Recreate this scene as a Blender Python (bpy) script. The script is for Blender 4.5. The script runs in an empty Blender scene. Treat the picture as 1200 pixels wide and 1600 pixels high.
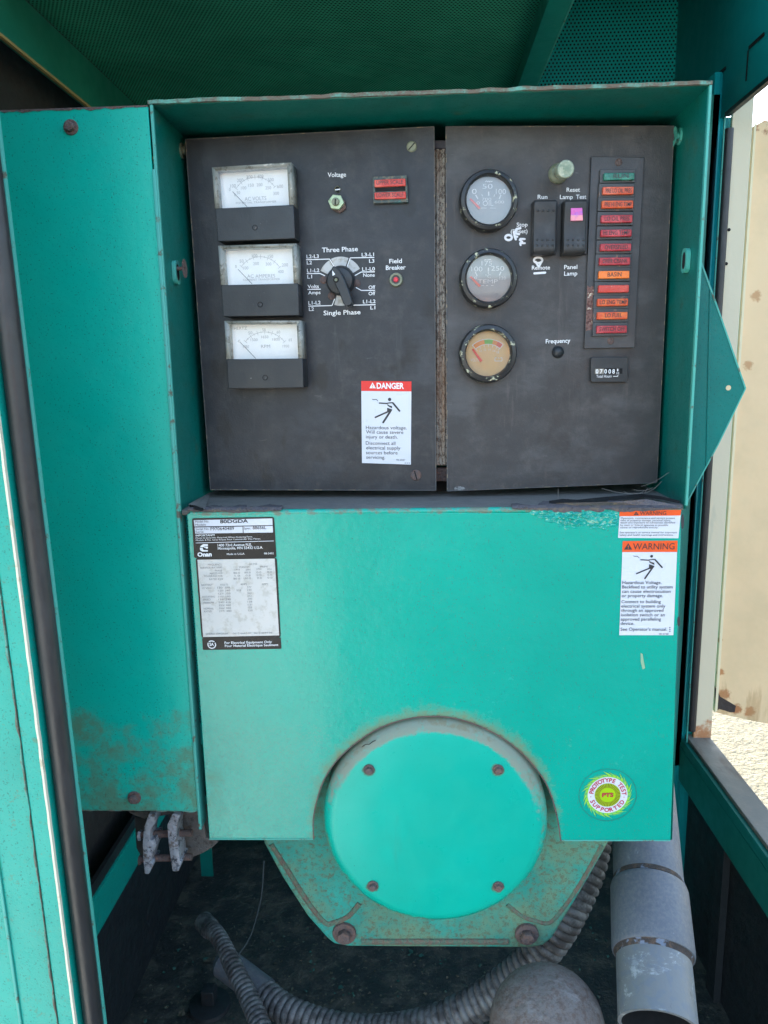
import bpy, bmesh, math, random
from math import radians, sin, cos, pi
from mathutils import Vector, Matrix, noise as mn
random.seed(7)
SC = bpy.context.scene
COL = SC.collection

# ------------------------------------------------------------------ camera
F = 1163.0                                   # focal length in pixels of a 1200 x 1600 frame
_y = Vector((50, -219, F)).normalized()      # world depth axis seen from the camera (x right, y down, z forward)
_d = Vector((115, 6200, F)); _d = (_d - _y * _d.dot(_y)).normalized()
_x = _d.cross(_y)
R = Matrix((_x, _y, -_d))                    # camera coordinates -> world
cam_d = bpy.data.cameras.new('camera'); cam = bpy.data.objects.new('camera', cam_d); COL.objects.link(cam)
cam_d.sensor_fit = 'VERTICAL'; cam_d.sensor_height = 36.0; cam_d.lens = F / 1600 * 36.0
cam_d.clip_start = 0.02; cam_d.clip_end = 400
cam.matrix_world = (R @ Matrix(((1, 0, 0), (0, -1, 0), (0, 0, -1)))).to_4x4()
SC.camera = cam

# ------------------------------------------------------------------ sky, sun, exposure
SUN_EL, SUN_AZ = radians(40), radians(-14)
w = bpy.data.worlds.new('World'); SC.world = w; w.use_nodes = True
nt = w.node_tree
sky = nt.nodes.new('ShaderNodeTexSky'); sky.sky_type = 'NISHITA'; sky.sun_disc = False
sky.sun_elevation = SUN_EL; sky.sun_rotation = SUN_AZ; sky.air_density = 1.2; sky.dust_density = 2.5
nt.links.new(sky.outputs[0], nt.nodes['Background'].inputs[0]); nt.nodes['Background'].inputs[1].default_value = 0.15
sd = bpy.data.lights.new('sun', 'SUN'); sd.energy = 2.0; sd.angle = radians(0.5); sd.color = (1, .95, .87)
so = bpy.data.objects.new('sun', sd); COL.objects.link(so)
so.rotation_euler = Vector((sin(SUN_AZ) * cos(SUN_EL), cos(SUN_AZ) * cos(SUN_EL), sin(SUN_EL))).to_track_quat('Z', 'Y').to_euler()
SC.view_settings.view_transform = 'Standard'; SC.view_settings.look = 'None'
SC.view_settings.gamma = 1; SC.view_settings.exposure = 2.38
SC.cycles.max_bounces = 10; SC.cycles.diffuse_bounces = 5; SC.cycles.transparent_max_bounces = 12

# ------------------------------------------------------------------ geometry helpers (world coordinates: verts, faces)
def ray(px, py): return R @ Vector(((px - 600) / F, (py - 800) / F, 1.0))
def onX(px, py, X): r = ray(px, py); return r * (X / r.x)
def onZ(px, py, Z): r = ray(px, py); return r * (Z / r.z)
def atd(px, py, d): return ray(px, py) * d

class Plane:                                  # an upright plane; w is the distance proud of it
    def __init__(s, o, k=0.0):
        s.o = Vector(o); s.u = Vector((1, k, 0)).normalized(); s.v = Vector((0, 0, 1)); s.n = s.u.cross(s.v); s.n = s.n if s.n.y < 0 else -s.n
    def hit(s, px, py, w=0.0):
        r = ray(px, py); return r * ((s.o + s.n * w).dot(s.n) / r.dot(s.n))
    def uv(s, px, py, w=0.0): p = s.hit(px, py, w) - s.o; return p.dot(s.u), p.dot(s.v)
    def at(s, u, v, w): return s.o + s.u * u + s.v * v + s.n * w
    def m(s, px, py, d, w=0.0): return (s.hit(px + d, py, w) - s.hit(px, py, w)).length
    def mat(s, p, sc=1.0): return Matrix.Translation(p) @ Matrix((s.u * sc, s.v * sc, s.n * sc)).transposed().to_4x4()

def join(*gs):
    V, Fc = [], []
    for g in gs:
        n = len(V); V += list(g[0]); Fc += [tuple(i + n for i in f) for f in g[1]]
    return V, Fc
def prism(front, off):
    n = len(front); off = Vector(off); V = [Vector(p) for p in front] + [Vector(p) + off for p in front]
    return V, [tuple(range(n)), tuple(range(2 * n - 1, n - 1, -1))] + [(i, i + n, (i + 1) % n + n, (i + 1) % n) for i in range(n)]
def box(x0, x1, y0, y1, z0, z1):
    return prism([(x0, y0, z0), (x1, y0, z0), (x1, y0, z1), (x0, y0, z1)], (0, y1 - y0, 0))
def slab(pl, pts, w1, w0):                    # pixel outline on the plane, front at w1, back at w0
    return prism([pl.hit(x, y, w1) for x, y in pts], pl.n * (w0 - w1))
def sheet(pl, pts, w): return [pl.hit(x, y, w) for x, y in pts], [tuple(range(len(pts)))]
def bev(g, wd, seg=2, ang=30):
    bm = bmesh.new(); vs = [bm.verts.new(v) for v in g[0]]
    for f in g[1]:
        try: bm.faces.new([vs[i] for i in f])
        except ValueError: pass
    bmesh.ops.remove_doubles(bm, verts=bm.verts, dist=1e-6)
    bmesh.ops.recalc_face_normals(bm, faces=bm.faces)
    es = [e for e in bm.edges if len(e.link_faces) == 2 and e.calc_face_angle(0) > radians(ang)]
    bmesh.ops.bevel(bm, geom=es, offset=wd, segments=seg, affect='EDGES', profile=.5, clamp_overlap=True)
    bm.verts.index_update()
    r = [v.co.copy() for v in bm.verts], [tuple(v.index for v in f.verts) for f in bm.faces]
    bm.free(); return r
def rrect(x0, y0, x1, y1, r, n=5):
    P = []
    for cx, cy, a in ((x1 - r, y1 - r, 0), (x0 + r, y1 - r, 90), (x0 + r, y0 + r, 180), (x1 - r, y0 + r, 270)):
        for i in range(n + 1): t = radians(a + 90 * i / n); P.append((cx + r * cos(t), cy + r * sin(t)))
    return P
def quadmap(q, pts):                          # unit square -> pixel quad (TL TR BR BL)
    return [tuple(((1 - s) * (1 - t) * q[0][k] + s * (1 - t) * q[1][k] + s * t * q[2][k] + (1 - s) * t * q[3][k]) for k in (0, 1)) for s, t in pts]
def lathe_local(prof, seg=32):                # prof [(r, z)] from the axis outwards/backwards
    V, Fc = [], []
    for r, z in prof:
        for i in range(seg): a = 2 * pi * i / seg; V.append(Vector((r * cos(a), r * sin(a), z)))
    for j in range(len(prof) - 1):
        for i in range(seg): k = (i + 1) % seg; Fc.append((j * seg + i, j * seg + k, (j + 1) * seg + k, (j + 1) * seg + i))
    if prof[0][0] < .12 * max(r for r, z in prof): Fc.append(tuple(range(seg)))
    return V, Fc
def xf(g, M): return [M @ Vector(v) for v in g[0]], g[1]
def lathe(pl, px, py, prof, w=0.0, seg=36):   # prof radii in pixels at that spot, z in metres proud of the plane
    p = pl.hit(px, py, w); s = pl.m(px, py, 1, w)
    return xf(lathe_local([(r * s, z - w) for r, z in prof], seg), pl.mat(p))
def disc(pl, px, py, r, w, seg=32, r2=0):
    p = pl.hit(px, py, w); s = pl.m(px, py, 1, w)
    o = [p + (pl.u * cos(2 * pi * i / seg) + pl.v * sin(2 * pi * i / seg)) * r * s for i in range(seg)]
    if not r2: return o, [tuple(range(seg))]
    q = [p + (pl.u * cos(2 * pi * i / seg) + pl.v * sin(2 * pi * i / seg)) * r2 * s for i in range(seg)]
    return o + q, [(i, (i + 1) % seg, (i + 1) % seg + seg, i + seg) for i in range(seg)]
def arcband(pl, px, py, r0, r1, a0, a1, w, n=16):   # angles clockwise from up
    p = pl.hit(px, py, w); s = pl.m(px, py, 1, w); V = []
    for i in range(n + 1):
        a = radians(a0 + (a1 - a0) * i / n); d = pl.u * sin(a) + pl.v * cos(a); V += [p + d * r0 * s, p + d * r1 * s]
    return V, [(2 * i, 2 * i + 1, 2 * i + 3, 2 * i + 2) for i in range(n)]
def stroke(pl, pts, wd, w, caps=True, dz=0.00004):
    P = [pl.hit(x, y, w) for x, y in pts]; h = pl.m(pts[0][0], pts[0][1], wd, w) / 2; gs = []
    for i, (a, b) in enumerate(zip(P[:-1], P[1:])):
        d = (b - a).normalized(); s = d.cross(pl.n) * h; o = pl.n * (dz * (i % 2))
        gs.append(([a - s + o, b - s + o, b + s + o, a + s + o], [(0, 1, 2, 3)]))
    if caps:
        for i, a in enumerate(P):
            o = pl.n * (dz * (2 + i % 2)); gs.append(([a + o + (pl.u * cos(t * pi / 5) + pl.v * sin(t * pi / 5)) * h for t in range(10)], [tuple(range(10))]))
    return join(*gs)
def tube(P, rad, seg=16, cap=True):
    V, Fc = [], []; P = [Vector(p) for p in P]; n = len(P); up = None
    for i, p in enumerate(P):
        t = (P[min(i + 1, n - 1)] - P[max(i - 1, 0)]).normalized()
        if up is None: up = t.orthogonal().normalized()
        up = (up - t * up.dot(t)).normalized(); b = t.cross(up); r = rad[i] if isinstance(rad, (list, tuple)) else rad
        V += [p + (up * cos(2 * pi * k / seg) + b * sin(2 * pi * k / seg)) * r for k in range(seg)]
    for j in range(n - 1):
        for i in range(seg): k = (i + 1) % seg; Fc.append((j * seg + i, j * seg + k, (j + 1) * seg + k, (j + 1) * seg + i))
    if cap: Fc += [tuple(range(seg)), tuple(range(n * seg - 1, (n - 1) * seg - 1, -1))]
    return V, Fc
def spline(P, n=12):
    P = [Vector(p) for p in P]; out = []
    for i in range(len(P) - 1):
        a, b, c, d = P[max(i - 1, 0)], P[i], P[i + 1], P[min(i + 2, len(P) - 1)]
        for k in range(n):
            t = k / n; out.append(.5 * ((2 * b) + (c - a) * t + (2 * a - 5 * b + 4 * c - d) * t * t + (3 * b - a - 3 * c + d) * t ** 3))
    out.append(P[-1]); return out
def resample(P, step):
    out = [P[0]]; acc = 0
    for a, b in zip(P[:-1], P[1:]):
        L = (b - a).length
        while acc + L >= step:
            t = (step - acc) / L; a = a.lerp(b, t); out.append(a); L = (b - a).length; acc = 0
            if L < 1e-9: break
        acc += L
    return out

# ------------------------------------------------------------------ lettering
_tc = {}
def glyphs(s, bold):
    k = (s, bold)
    if k not in _tc:
        cu = bpy.data.curves.new('lettering', 'FONT'); cu.body = s; cu.size = 1; cu.offset = bold; cu.resolution_u = 3
        o = bpy.data.objects.new('lettering', cu); me = o.to_mesh()
        _tc[k] = ([v.co.copy() for v in me.vertices], [tuple(p.vertices) for p in me.polygons])
        o.to_mesh_clear(); bpy.data.objects.remove(o); bpy.data.curves.remove(cu)
    return _tc[k]
_H = glyphs('H', 0.0); CAP = max(v.y for v in _H[0]) - min(v.y for v in _H[0])
def txt(pl, s, x0, y0, x1, y1, cap, w, bold=.018):
    """baseline from pixel (x0,y0) to (x1,y1), cap height in pixels"""
    V, Fc = glyphs(s, bold); a = pl.hit(x0, y0, w); b = pl.hit(x1, y1, w)
    lo = min(v.x for v in V); hi = max(v.x for v in V); e = (b - a) / (hi - lo); vv = pl.v * (pl.m(x0, y0, cap, w) / CAP) * 1.06
    return [a + e * (v.x - lo) + vv * v.y for v in V], Fc
def arctxt(pl, s, cx, cy, r, cap, a0, a1, w, inward=False, bold=.03):
    p = pl.hit(cx, cy, w); sc = pl.m(cx, cy, 1, w); gs = []; n = len(s)
    for i, ch in enumerate(s):
        if ch == ' ': continue
        V, Fc = glyphs(ch, bold); a = radians(a0 + (a1 - a0) * i / (n - 1)); d = pl.u * sin(a) + pl.v * cos(a); t = pl.u * cos(a) - pl.v * sin(a)
        if inward: d, t = -d, -t
        k = cap * sc / CAP; mx = (min(v.x for v in V) + max(v.x for v in V)) / 2
        base = p + (d * r * sc if not inward else -d * r * sc)
        gs.append(([base + t * (v.x - mx) * k + d * (v.y - CAP / 2) * k for v in V], Fc))
    return join(*gs)

# ------------------------------------------------------------------ objects
def shade(me):
    me.shade_smooth(); me.set_sharp_from_angle(angle=radians(32)); tot = sum(p.area for p in me.polygons)
    for p in me.polygons:
        if p.area > .12 * tot: p.use_smooth = False
W = {}
def thing(name, label, cat, loc, group=None):
    o = bpy.data.objects.new(name, None); COL.objects.link(o); o.location = loc; o.empty_display_size = .05
    o['label'] = label; o['category'] = cat
    if group: o['group'] = group
    W[o.name] = Matrix.Translation(Vector(loc)); return o
def part(name, g, m, parent=None, smooth=True, kind=None, label=None):
    V, Fc = g; lo = Vector([min(v[i] for v in V) for i in range(3)]); hi = Vector([max(v[i] for v in V) for i in range(3)]); c = (lo + hi) / 2
    me = bpy.data.meshes.new(name); me.from_pydata([tuple(Vector(v) - c) for v in V], [], [tuple(f) for f in Fc])
    if smooth: shade(me)
    me.materials.append(m)
    return place(name, me, Matrix.Translation(c), parent, kind, label)
def place(name, me, M, parent=None, kind=None, label=None):
    o = bpy.data.objects.new(name, me); COL.objects.link(o)
    if parent: o.parent = parent; o.matrix_basis = W[parent.name].inverted() @ M
    else: o.matrix_basis = M
    W[o.name] = M
    if kind: o['kind'] = kind
    if label: o['label'] = label
    return o
def mesh(name, g, m):
    me = bpy.data.meshes.new(name); me.from_pydata([tuple(v) for v in g[0]], [], g[1]); shade(me); me.materials.append(m); return me

# ------------------------------------------------------------------ materials
def C(r, g, b):
    f = lambda c: (c / 255) / 12.92 if c <= 10 else ((c / 255 + .055) / 1.055) ** 2.4
    return (f(r), f(g), f(b), 1)
def G(v, t=(1, 1, 1)): return (v * t[0], v * t[1], v * t[2], 1)
def material(name, base, rough=.5, metal=0.0, layers=(), bump=(), spec=.5, vary=None, coat=0, emit=None):
    m = bpy.data.materials.new(name); m.use_nodes = True; nt = m.node_tree; N = nt.nodes; L = nt.links; b = N['Principled BSDF']
    b.inputs['Metallic'].default_value = metal; b.inputs['Specular IOR Level'].default_value = spec; b.inputs['Coat Weight'].default_value = coat; b.inputs['Coat Roughness'].default_value = .12
    geo = N.new('ShaderNodeNewGeometry')
    sep = N.new('ShaderNodeSeparateXYZ'); L.new(geo.outputs['Position'], sep.inputs[0])
    def math_(op, a, c, clamp=False):
        n = N.new('ShaderNodeMath'); n.operation = op; n.use_clamp = clamp
        for i, x in enumerate((a, c)):
            if isinstance(x, (int, float)): n.inputs[i].default_value = x
            elif x is not None: L.new(x, n.inputs[i])
        return n.outputs[0]
    def mrange(x, a, c, o0=0.0, o1=1.0, smooth=True):
        n = N.new('ShaderNodeMapRange'); n.interpolation_type = 'SMOOTHSTEP' if smooth else 'LINEAR'
        L.new(x, n.inputs[0])
        rev = a > c
        if rev: a, c, o0, o1 = c, a, o1, o0
        n.inputs[1].default_value = a; n.inputs[2].default_value = c; n.inputs[3].default_value = o0; n.inputs[4].default_value = o1; return n.outputs[0]
    def nz(s, det=6, rg=.6, st=(1, 1, 1), off=0):
        mp = N.new('ShaderNodeMapping'); mp.inputs['Scale'].default_value = st; mp.inputs['Location'].default_value = (off, off * .7, off * 1.3); L.new(geo.outputs['Position'], mp.inputs[0])
        n = N.new('ShaderNodeTexNoise'); n.inputs['Scale'].default_value = s; n.inputs['Detail'].default_value = det; n.inputs['Roughness'].default_value = rg; L.new(mp.outputs[0], n.inputs[0]); return n.outputs[0]
    def mix(f, a, c):
        n = N.new('ShaderNodeMix'); n.data_type = 'RGBA'; L.new(f, n.inputs[0])
        if isinstance(a, tuple): n.inputs[6].default_value = a
        else: L.new(a, n.inputs[6])
        if isinstance(c, tuple): n.inputs[7].default_value = c
        else: L.new(c, n.inputs[7])
        return n.outputs[2]
    col = base; ro = None; bh = None
    if vary:                                   # (scale, amount)
        f = mrange(nz(vary[0], 4, .55), .3, .7); a = tuple(x * (1 - vary[1]) for x in base[:3]) + (1,); c = tuple(min(1, x * (1 + vary[1])) for x in base[:3]) + (1,)
        col = mix(f, a, c)
    rbase = mrange(nz(35, 5, .6, off=3), .3, .7, rough * .85, min(1, rough * 1.18)); ro = rbase
    for i, l in enumerate(layers):
        n = nz(l.get('s', 50), l.get('det', 6), l.get('rg', .6), l.get('st', (1, 1, 1)), i * 5.3)
        mk = None
        for ax, key in enumerate(('xr', 'yr', 'zr')):
            if key in l:
                q = mrange(sep.outputs[ax], l[key][0], l[key][1]); mk = q if mk is None else math_('MULTIPLY', mk, q)
        for key in ('ring', 'ring2'):
            if key in l:
                ctr, r0, r1 = l[key]; vm = N.new('ShaderNodeVectorMath'); vm.operation = 'DISTANCE'; L.new(geo.outputs['Position'], vm.inputs[0]); vm.inputs[1].default_value = ctr
                q = mrange(vm.outputs['Value'], r0, r1); mk = q if mk is None else math_('MULTIPLY', mk, q)
        if mk is not None: n = math_('ADD', n, math_('MULTIPLY', math_('SUBTRACT', mk, 1.0), l.get('k', .6)))
        f = math_('MULTIPLY', mrange(n, l.get('lo', .5), l.get('hi', .6)), l.get('amt', 1.0))
        col = mix(f, col, l['col'])
        if 'rough' in l:
            mm = N.new('ShaderNodeMix'); mm.data_type = 'FLOAT'; L.new(f, mm.inputs[0]); L.new(ro, mm.inputs[2]); mm.inputs[3].default_value = l['rough']; ro = mm.outputs[0]
        if 'bump' in l:
            q = math_('MULTIPLY', f, l['bump']); bh = q if bh is None else math_('ADD', bh, q)
    for s, st in bump:
        q = math_('MULTIPLY', nz(s, 5, .6, off=9), st); bh = q if bh is None else math_('ADD', bh, q)
    if bh is not None:
        bn = N.new('ShaderNodeBump'); bn.inputs['Distance'].default_value = .001; bn.inputs['Strength'].default_value = 1.0; L.new(bh, bn.inputs['Height']); L.new(bn.outputs[0], b.inputs['Normal'])
    if isinstance(col, tuple): b.inputs['Base Color'].default_value = col
    else: L.new(col, b.inputs['Base Color'])
    L.new(ro, b.inputs['Roughness'])
    if emit: b.inputs['Emission Color'].default_value = emit; b.inputs['Emission Strength'].default_value = 1
    return m
def perforated(name, base, hole, pitch, rad, axes):
    m = material(name, base, .6, vary=(6, .15), spec=.12); nt = m.node_tree; N = nt.nodes; L = nt.links; b = N['Principled BSDF']
    geo = N['Geometry']; sep = N.new('ShaderNodeSeparateXYZ'); L.new(geo.outputs['Position'], sep.inputs[0]); cmb = N.new('ShaderNodeCombineXYZ')
    L.new(sep.outputs[axes[0]], cmb.inputs[0]); L.new(sep.outputs[axes[1]], cmb.inputs[1])
    ds = []
    for off in (0, .5):
        mp = N.new('ShaderNodeVectorMath'); mp.operation = 'MULTIPLY'; L.new(cmb.outputs[0], mp.inputs[0]); mp.inputs[1].default_value = (1 / pitch, 1 / (pitch * 1.732), 0)
        ad = N.new('ShaderNodeVectorMath'); ad.operation = 'ADD'; L.new(mp.outputs[0], ad.inputs[0]); ad.inputs[1].default_value = (off + 50, off + 50, 0)
        fr = N.new('ShaderNodeVectorMath'); fr.operation = 'FRACTION'; L.new(ad.outputs[0], fr.inputs[0])
        sb = N.new('ShaderNodeVectorMath'); sb.operation = 'SUBTRACT'; L.new(fr.outputs[0], sb.inputs[0]); sb.inputs[1].default_value = (.5, .5, 0)
        ml = N.new('ShaderNodeVectorMath'); ml.operation = 'MULTIPLY'; L.new(sb.outputs[0], ml.inputs[0]); ml.inputs[1].default_value = (1, 1.732, 0)
        ln = N.new('ShaderNodeVectorMath'); ln.operation = 'LENGTH'; L.new(ml.outputs[0], ln.inputs[0]); ds.append(ln.outputs['Value'])
    mi = N.new('ShaderNodeMath'); mi.operation = 'MINIMUM'; L.new(ds[0], mi.inputs[0]); L.new(ds[1], mi.inputs[1])
    lt = N.new('ShaderNodeMath'); lt.operation = 'LESS_THAN'; L.new(mi.outputs[0], lt.inputs[0]); lt.inputs[1].default_value = rad
    mx = N.new('ShaderNodeMix'); mx.data_type = 'RGBA'; L.new(lt.outputs[0], mx.inputs[0]); src = b.inputs['Base Color'].links[0].from_socket; L.new(src, mx.inputs[6]); mx.inputs[7].default_value = hole
    L.new(mx.outputs[2], b.inputs['Base Color'])
    return m
def glass(name, tint=(1, 1, 1, 1), fog=.0, fogcol=(.6, .6, .6, 1), ior=1.5, rough=.02):
    m = bpy.data.materials.new(name); m.use_nodes = True; nt = m.node_tree; N = nt.nodes; L = nt.links; N.remove(N['Principled BSDF'])
    tr = N.new('ShaderNodeBsdfTransparent'); tr.inputs[0].default_value = tint; df = N.new('ShaderNodeBsdfDiffuse'); df.inputs[0].default_value = fogcol
    geo = N.new('ShaderNodeNewGeometry'); no = N.new('ShaderNodeTexNoise'); no.inputs['Scale'].default_value = 90; L.new(geo.outputs['Position'], no.inputs[0])
    mr = N.new('ShaderNodeMapRange'); L.new(no.outputs[0], mr.inputs[0]); mr.inputs[1].default_value = .3; mr.inputs[2].default_value = .7; mr.inputs[3].default_value = fog * .6; mr.inputs[4].default_value = fog * 1.4
    a = N.new('ShaderNodeMixShader'); L.new(mr.outputs[0], a.inputs[0]); L.new(tr.outputs[0], a.inputs[1]); L.new(df.outputs[0], a.inputs[2])
    gl = N.new('ShaderNodeBsdfGlossy'); gl.inputs['Roughness'].default_value = rough; fr = N.new('ShaderNodeFresnel'); fr.inputs[0].default_value = ior
    c = N.new('ShaderNodeMixShader'); L.new(fr.outputs[0], c.inputs[0]); L.new(a.outputs[0], c.inputs[1]); L.new(gl.outputs[0], c.inputs[2]); L.new(c.outputs[0], N['Material Output'].inputs[0])
    return m

TEAL = (0.001, 0.33, 0.28, 1)
RUST = C(104, 62, 40); RUSTD = C(70, 48, 40); DUST = C(150, 140, 120); CHIP = C(25, 60, 55)
chips = dict(s=520, det=3, lo=.60, hi=.68, col=CHIP, amt=.55, rough=.7)
chips2 = dict(s=85, det=9, rg=.80, lo=.675, hi=.715, col=C(20, 84, 76), amt=.65)
scr = dict(s=60, st=(1, 1, .25), det=9, rg=.8, lo=.65, hi=.70, col=C(60, 130, 112), amt=.35)
film = dict(s=9, det=5, lo=.42, hi=.75, col=C(4, 166, 146), amt=.25, rough=.5)
mt_side = material('teal_paint_side', (.0006, .43, .315, 1), .34, spec=.4, bump=((500, .12), (8, 2.0)), vary=(4, .08), layers=[film, chips, chips2, scr,
    dict(s=26, det=9, rg=.72, lo=.36, hi=.62, col=C(98, 112, 82), amt=.72, zr=(-.32, -.41), rough=.8),
    dict(s=160, det=8, rg=.75, lo=.52, hi=.66, col=C(84, 82, 58), amt=.65, zr=(-.34, -.46), rough=.85),
    dict(s=45, det=8, rg=.7, lo=.44, hi=.55, col=C(112, 96, 74), amt=.75, zr=(.2625, .269), rough=.85)])
ARC = (0.01, .8, -.52)
mt_cov = material('teal_paint_cover', (.0002, .35, .250, 1), .20, spec=.42, coat=.35, bump=((500, .12), (7, 2.2), (22, .5)), vary=(4, .07), layers=[film, chips, chips2, scr,
    dict(s=420, det=4, rg=.7, lo=.50, hi=.62, col=C(95, 130, 112), amt=.45, xr=(-.02, -.12), zr=(-.30, -.42), rough=.7),
    dict(s=380, det=5, rg=.7, lo=.55, hi=.64, col=C(64, 104, 84), amt=.6, xr=(-.08, -.16), zr=(-.22, -.40), k=.3, rough=.8),
    dict(s=24, det=9, rg=.72, lo=.45, hi=.72, col=C(105, 125, 95), amt=.5, xr=(-.16, -.25), zr=(-.28, -.5), rough=.8),
    dict(s=90, det=9, rg=.75, lo=.05, hi=.70, col=C(122, 116, 78), amt=.85, ring=((.0155, .8, -.5266), .160, .134), k=.5, rough=.8), dict(s=200, det=9, rg=.8, lo=.44, hi=.60, col=C(104, 84, 58), amt=.7, ring=((.0155, .8, -.5266), .146, .136), k=.4, rough=.9),
    dict(s=70, det=9, rg=.7, lo=.45, hi=.6, col=C(116, 108, 92), amt=.8, zr=(-.160, -.150), k=.5, rough=.85)])
mt_disc = material('teal_paint_disc', (.0003, .40, .29, 1), .32, spec=.35, bump=((500, .10),), vary=(6, .04), layers=[dict(chips, lo=.675, hi=.70, amt=.55), chips2, scr, dict(s=9, det=6, lo=.42, hi=.7, col=(.004, .37, .26, 1), amt=.7), *[dict(s=150, det=8, rg=.7, lo=.16, hi=.44, col=C(96, 92, 66), amt=.7, ring=(tuple(ray(x, y) * (.794 / ray(x, y).y)), .0115, .005), k=.6, rough=.9) for x, y in ((576, 1204), (778, 1204), (582, 1386), (778, 1387))], dict(s=20, st=(1, 1, .15), det=8, rg=.7, lo=.55, hi=.72, col=C(60, 140, 118), amt=.4), dict(s=160, st=(.3, 1, 1), det=8, rg=.8, lo=.66, hi=.70, col=C(40, 110, 98), amt=.5),
    dict(s=110, det=9, rg=.75, lo=.18, hi=.50, col=C(136, 132, 118), amt=.85, ring=((.0155, .78, -.5266), .1135, .124), zr=(-.56, -.44), k=.5, rough=.9),
    dict(s=50, det=9, rg=.7, lo=.48, hi=.62, col=C(120, 112, 84), amt=.6, ring=((.0155, .78, -.5266), .116, .130), k=.45, rough=.9)])
mt_cast = material('teal_paint_casting', (.01, .28, .22, 1), .55, bump=((60, 1.2), (300, .5)), vary=(9, .2), layers=[
    dict(s=14, det=9, rg=.7, lo=.38, hi=.62, col=C(108, 128, 96), amt=.75, rough=.85), dict(s=150, det=9, rg=.8, lo=.48, hi=.62, col=C(96, 82, 58), amt=.7, rough=.9),
    dict(s=90, det=8, rg=.8, lo=.60, hi=.68, col=C(96, 66, 48), amt=.7, rough=.9), chips])
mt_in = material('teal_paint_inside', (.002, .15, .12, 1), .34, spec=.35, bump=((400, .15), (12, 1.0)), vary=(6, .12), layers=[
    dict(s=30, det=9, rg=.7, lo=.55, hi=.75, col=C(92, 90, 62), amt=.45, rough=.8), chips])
mt_post = material('teal_paint_post', (.002, .33, .255, 1), .36, spec=.4, bump=((300, .3), (20, 1.0)), vary=(6, .08), layers=[chips, chips2,
    dict(s=90, det=9, rg=.8, lo=.56, hi=.66, col=C(98, 112, 84), amt=.6, rough=.8)])
mt_edge = material('chipped_edge', (.10, .34, .26, 1), .6, bump=((200, 1.5),), layers=[
    dict(s=46, det=9, rg=.75, lo=.36, hi=.56, col=C(104, 88, 74), amt=.95, rough=.9), dict(s=260, det=4, lo=.6, hi=.7, col=C(60, 40, 32), amt=.8)])
mt_edge2 = material('worn_edge', (.06, .36, .29, 1), .5, layers=[dict(s=70, det=9, rg=.7, lo=.56, hi=.64, col=C(96, 74, 58), amt=.85, rough=.9)])
mt_rail = material('green_rail', (.010, .19, .145, 1), .4, bump=((200, .3),), vary=(5, .1), layers=[dict(s=60, st=(1, 1, .05), lo=.70, hi=.73, col=C(120, 140, 110), amt=.4)])
mt_blue = material('dark_teal_wall', (.006, .34, .36, 1), .4, bump=((9, 1.5),), vary=(3, .12))
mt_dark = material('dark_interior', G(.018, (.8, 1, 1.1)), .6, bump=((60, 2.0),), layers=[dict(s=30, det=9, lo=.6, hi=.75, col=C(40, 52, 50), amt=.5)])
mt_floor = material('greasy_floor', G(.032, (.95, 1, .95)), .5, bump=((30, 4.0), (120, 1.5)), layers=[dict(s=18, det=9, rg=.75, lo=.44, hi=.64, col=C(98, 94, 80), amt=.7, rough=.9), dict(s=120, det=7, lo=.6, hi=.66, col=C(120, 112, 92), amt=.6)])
mt_brown = material('dark_brown_door', G(.030, (1.2, 1.02, .9)), .6, bump=((90, 1.0),), layers=[dict(s=20, det=9, lo=.55, hi=.7, col=C(78, 52, 44), amt=.5, zr=(-.5, -.8))])
dustb = dict(s=28, det=9, rg=.75, lo=.45, hi=.85, col=C(120, 114, 108), amt=.28, rough=.75)
mt_panL = material('black_panel_paint', G(.032, (.92, .98, 1.12)), .36, spec=.3, bump=((500, .2), (30, .8)), vary=(7, .10), layers=[dustb,
    dict(s=22, st=(1, 1, .6), det=3, lo=.56, hi=.66, col=G(.018), amt=.7, rough=.30), dict(s=7, st=(1, 1, 2.2), det=7, rg=.65, lo=.5, hi=.68, col=G(.070, (.95, 1, 1.08)), amt=.5, rough=.55), dict(s=120, st=(.25, 1, 1), det=8, rg=.8, lo=.62, hi=.70, col=G(.13), amt=.35), dict(s=60, det=9, rg=.75, lo=.45, hi=.62, col=C(110, 96, 80), amt=.5, zr=(-.115, -.145), k=.4),
    dict(s=60, st=(1, 1, .3), det=9, rg=.8, lo=.66, hi=.72, col=G(.14), amt=.4),
    dict(s=60, st=(1, 1, .12), det=7, rg=.7, lo=.58, hi=.72, col=G(.075), amt=.35)])
mt_panR = material('grey_black_panel_paint', G(.046, (1.02, 1, 1.0)), .42, spec=.35, bump=((500, .25), (30, .8)), vary=(7, .10), layers=[dict(dustb, amt=.35),
    dict(s=18, st=(1, 1, .6), det=3, lo=.55, hi=.66, col=G(.032), amt=.65, rough=.32), dict(s=7, st=(1, 1, 2.2), det=7, rg=.65, lo=.48, hi=.66, col=G(.11), amt=.5, rough=.55), dict(s=130, st=(.3, 1, 1), det=8, rg=.8, lo=.62, hi=.70, col=G(.17), amt=.35), dict(s=60, det=9, rg=.75, lo=.42, hi=.62, col=C(116, 108, 98), amt=.5, zr=(-.110, -.145), k=.4),
    dict(s=50, st=(1, 1, .12), det=7, rg=.7, lo=.56, hi=.72, col=C(112, 104, 98), amt=.3),
    dict(s=60, st=(1, 1, .4), det=9, rg=.8, lo=.64, hi=.70, col=G(.03), amt=.5)])
mt_panE = material('panel_edge', G(.07), .6, layers=[dict(s=120, det=9, rg=.7, lo=.53, hi=.60, col=C(132, 118, 96), amt=.85)])
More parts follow.
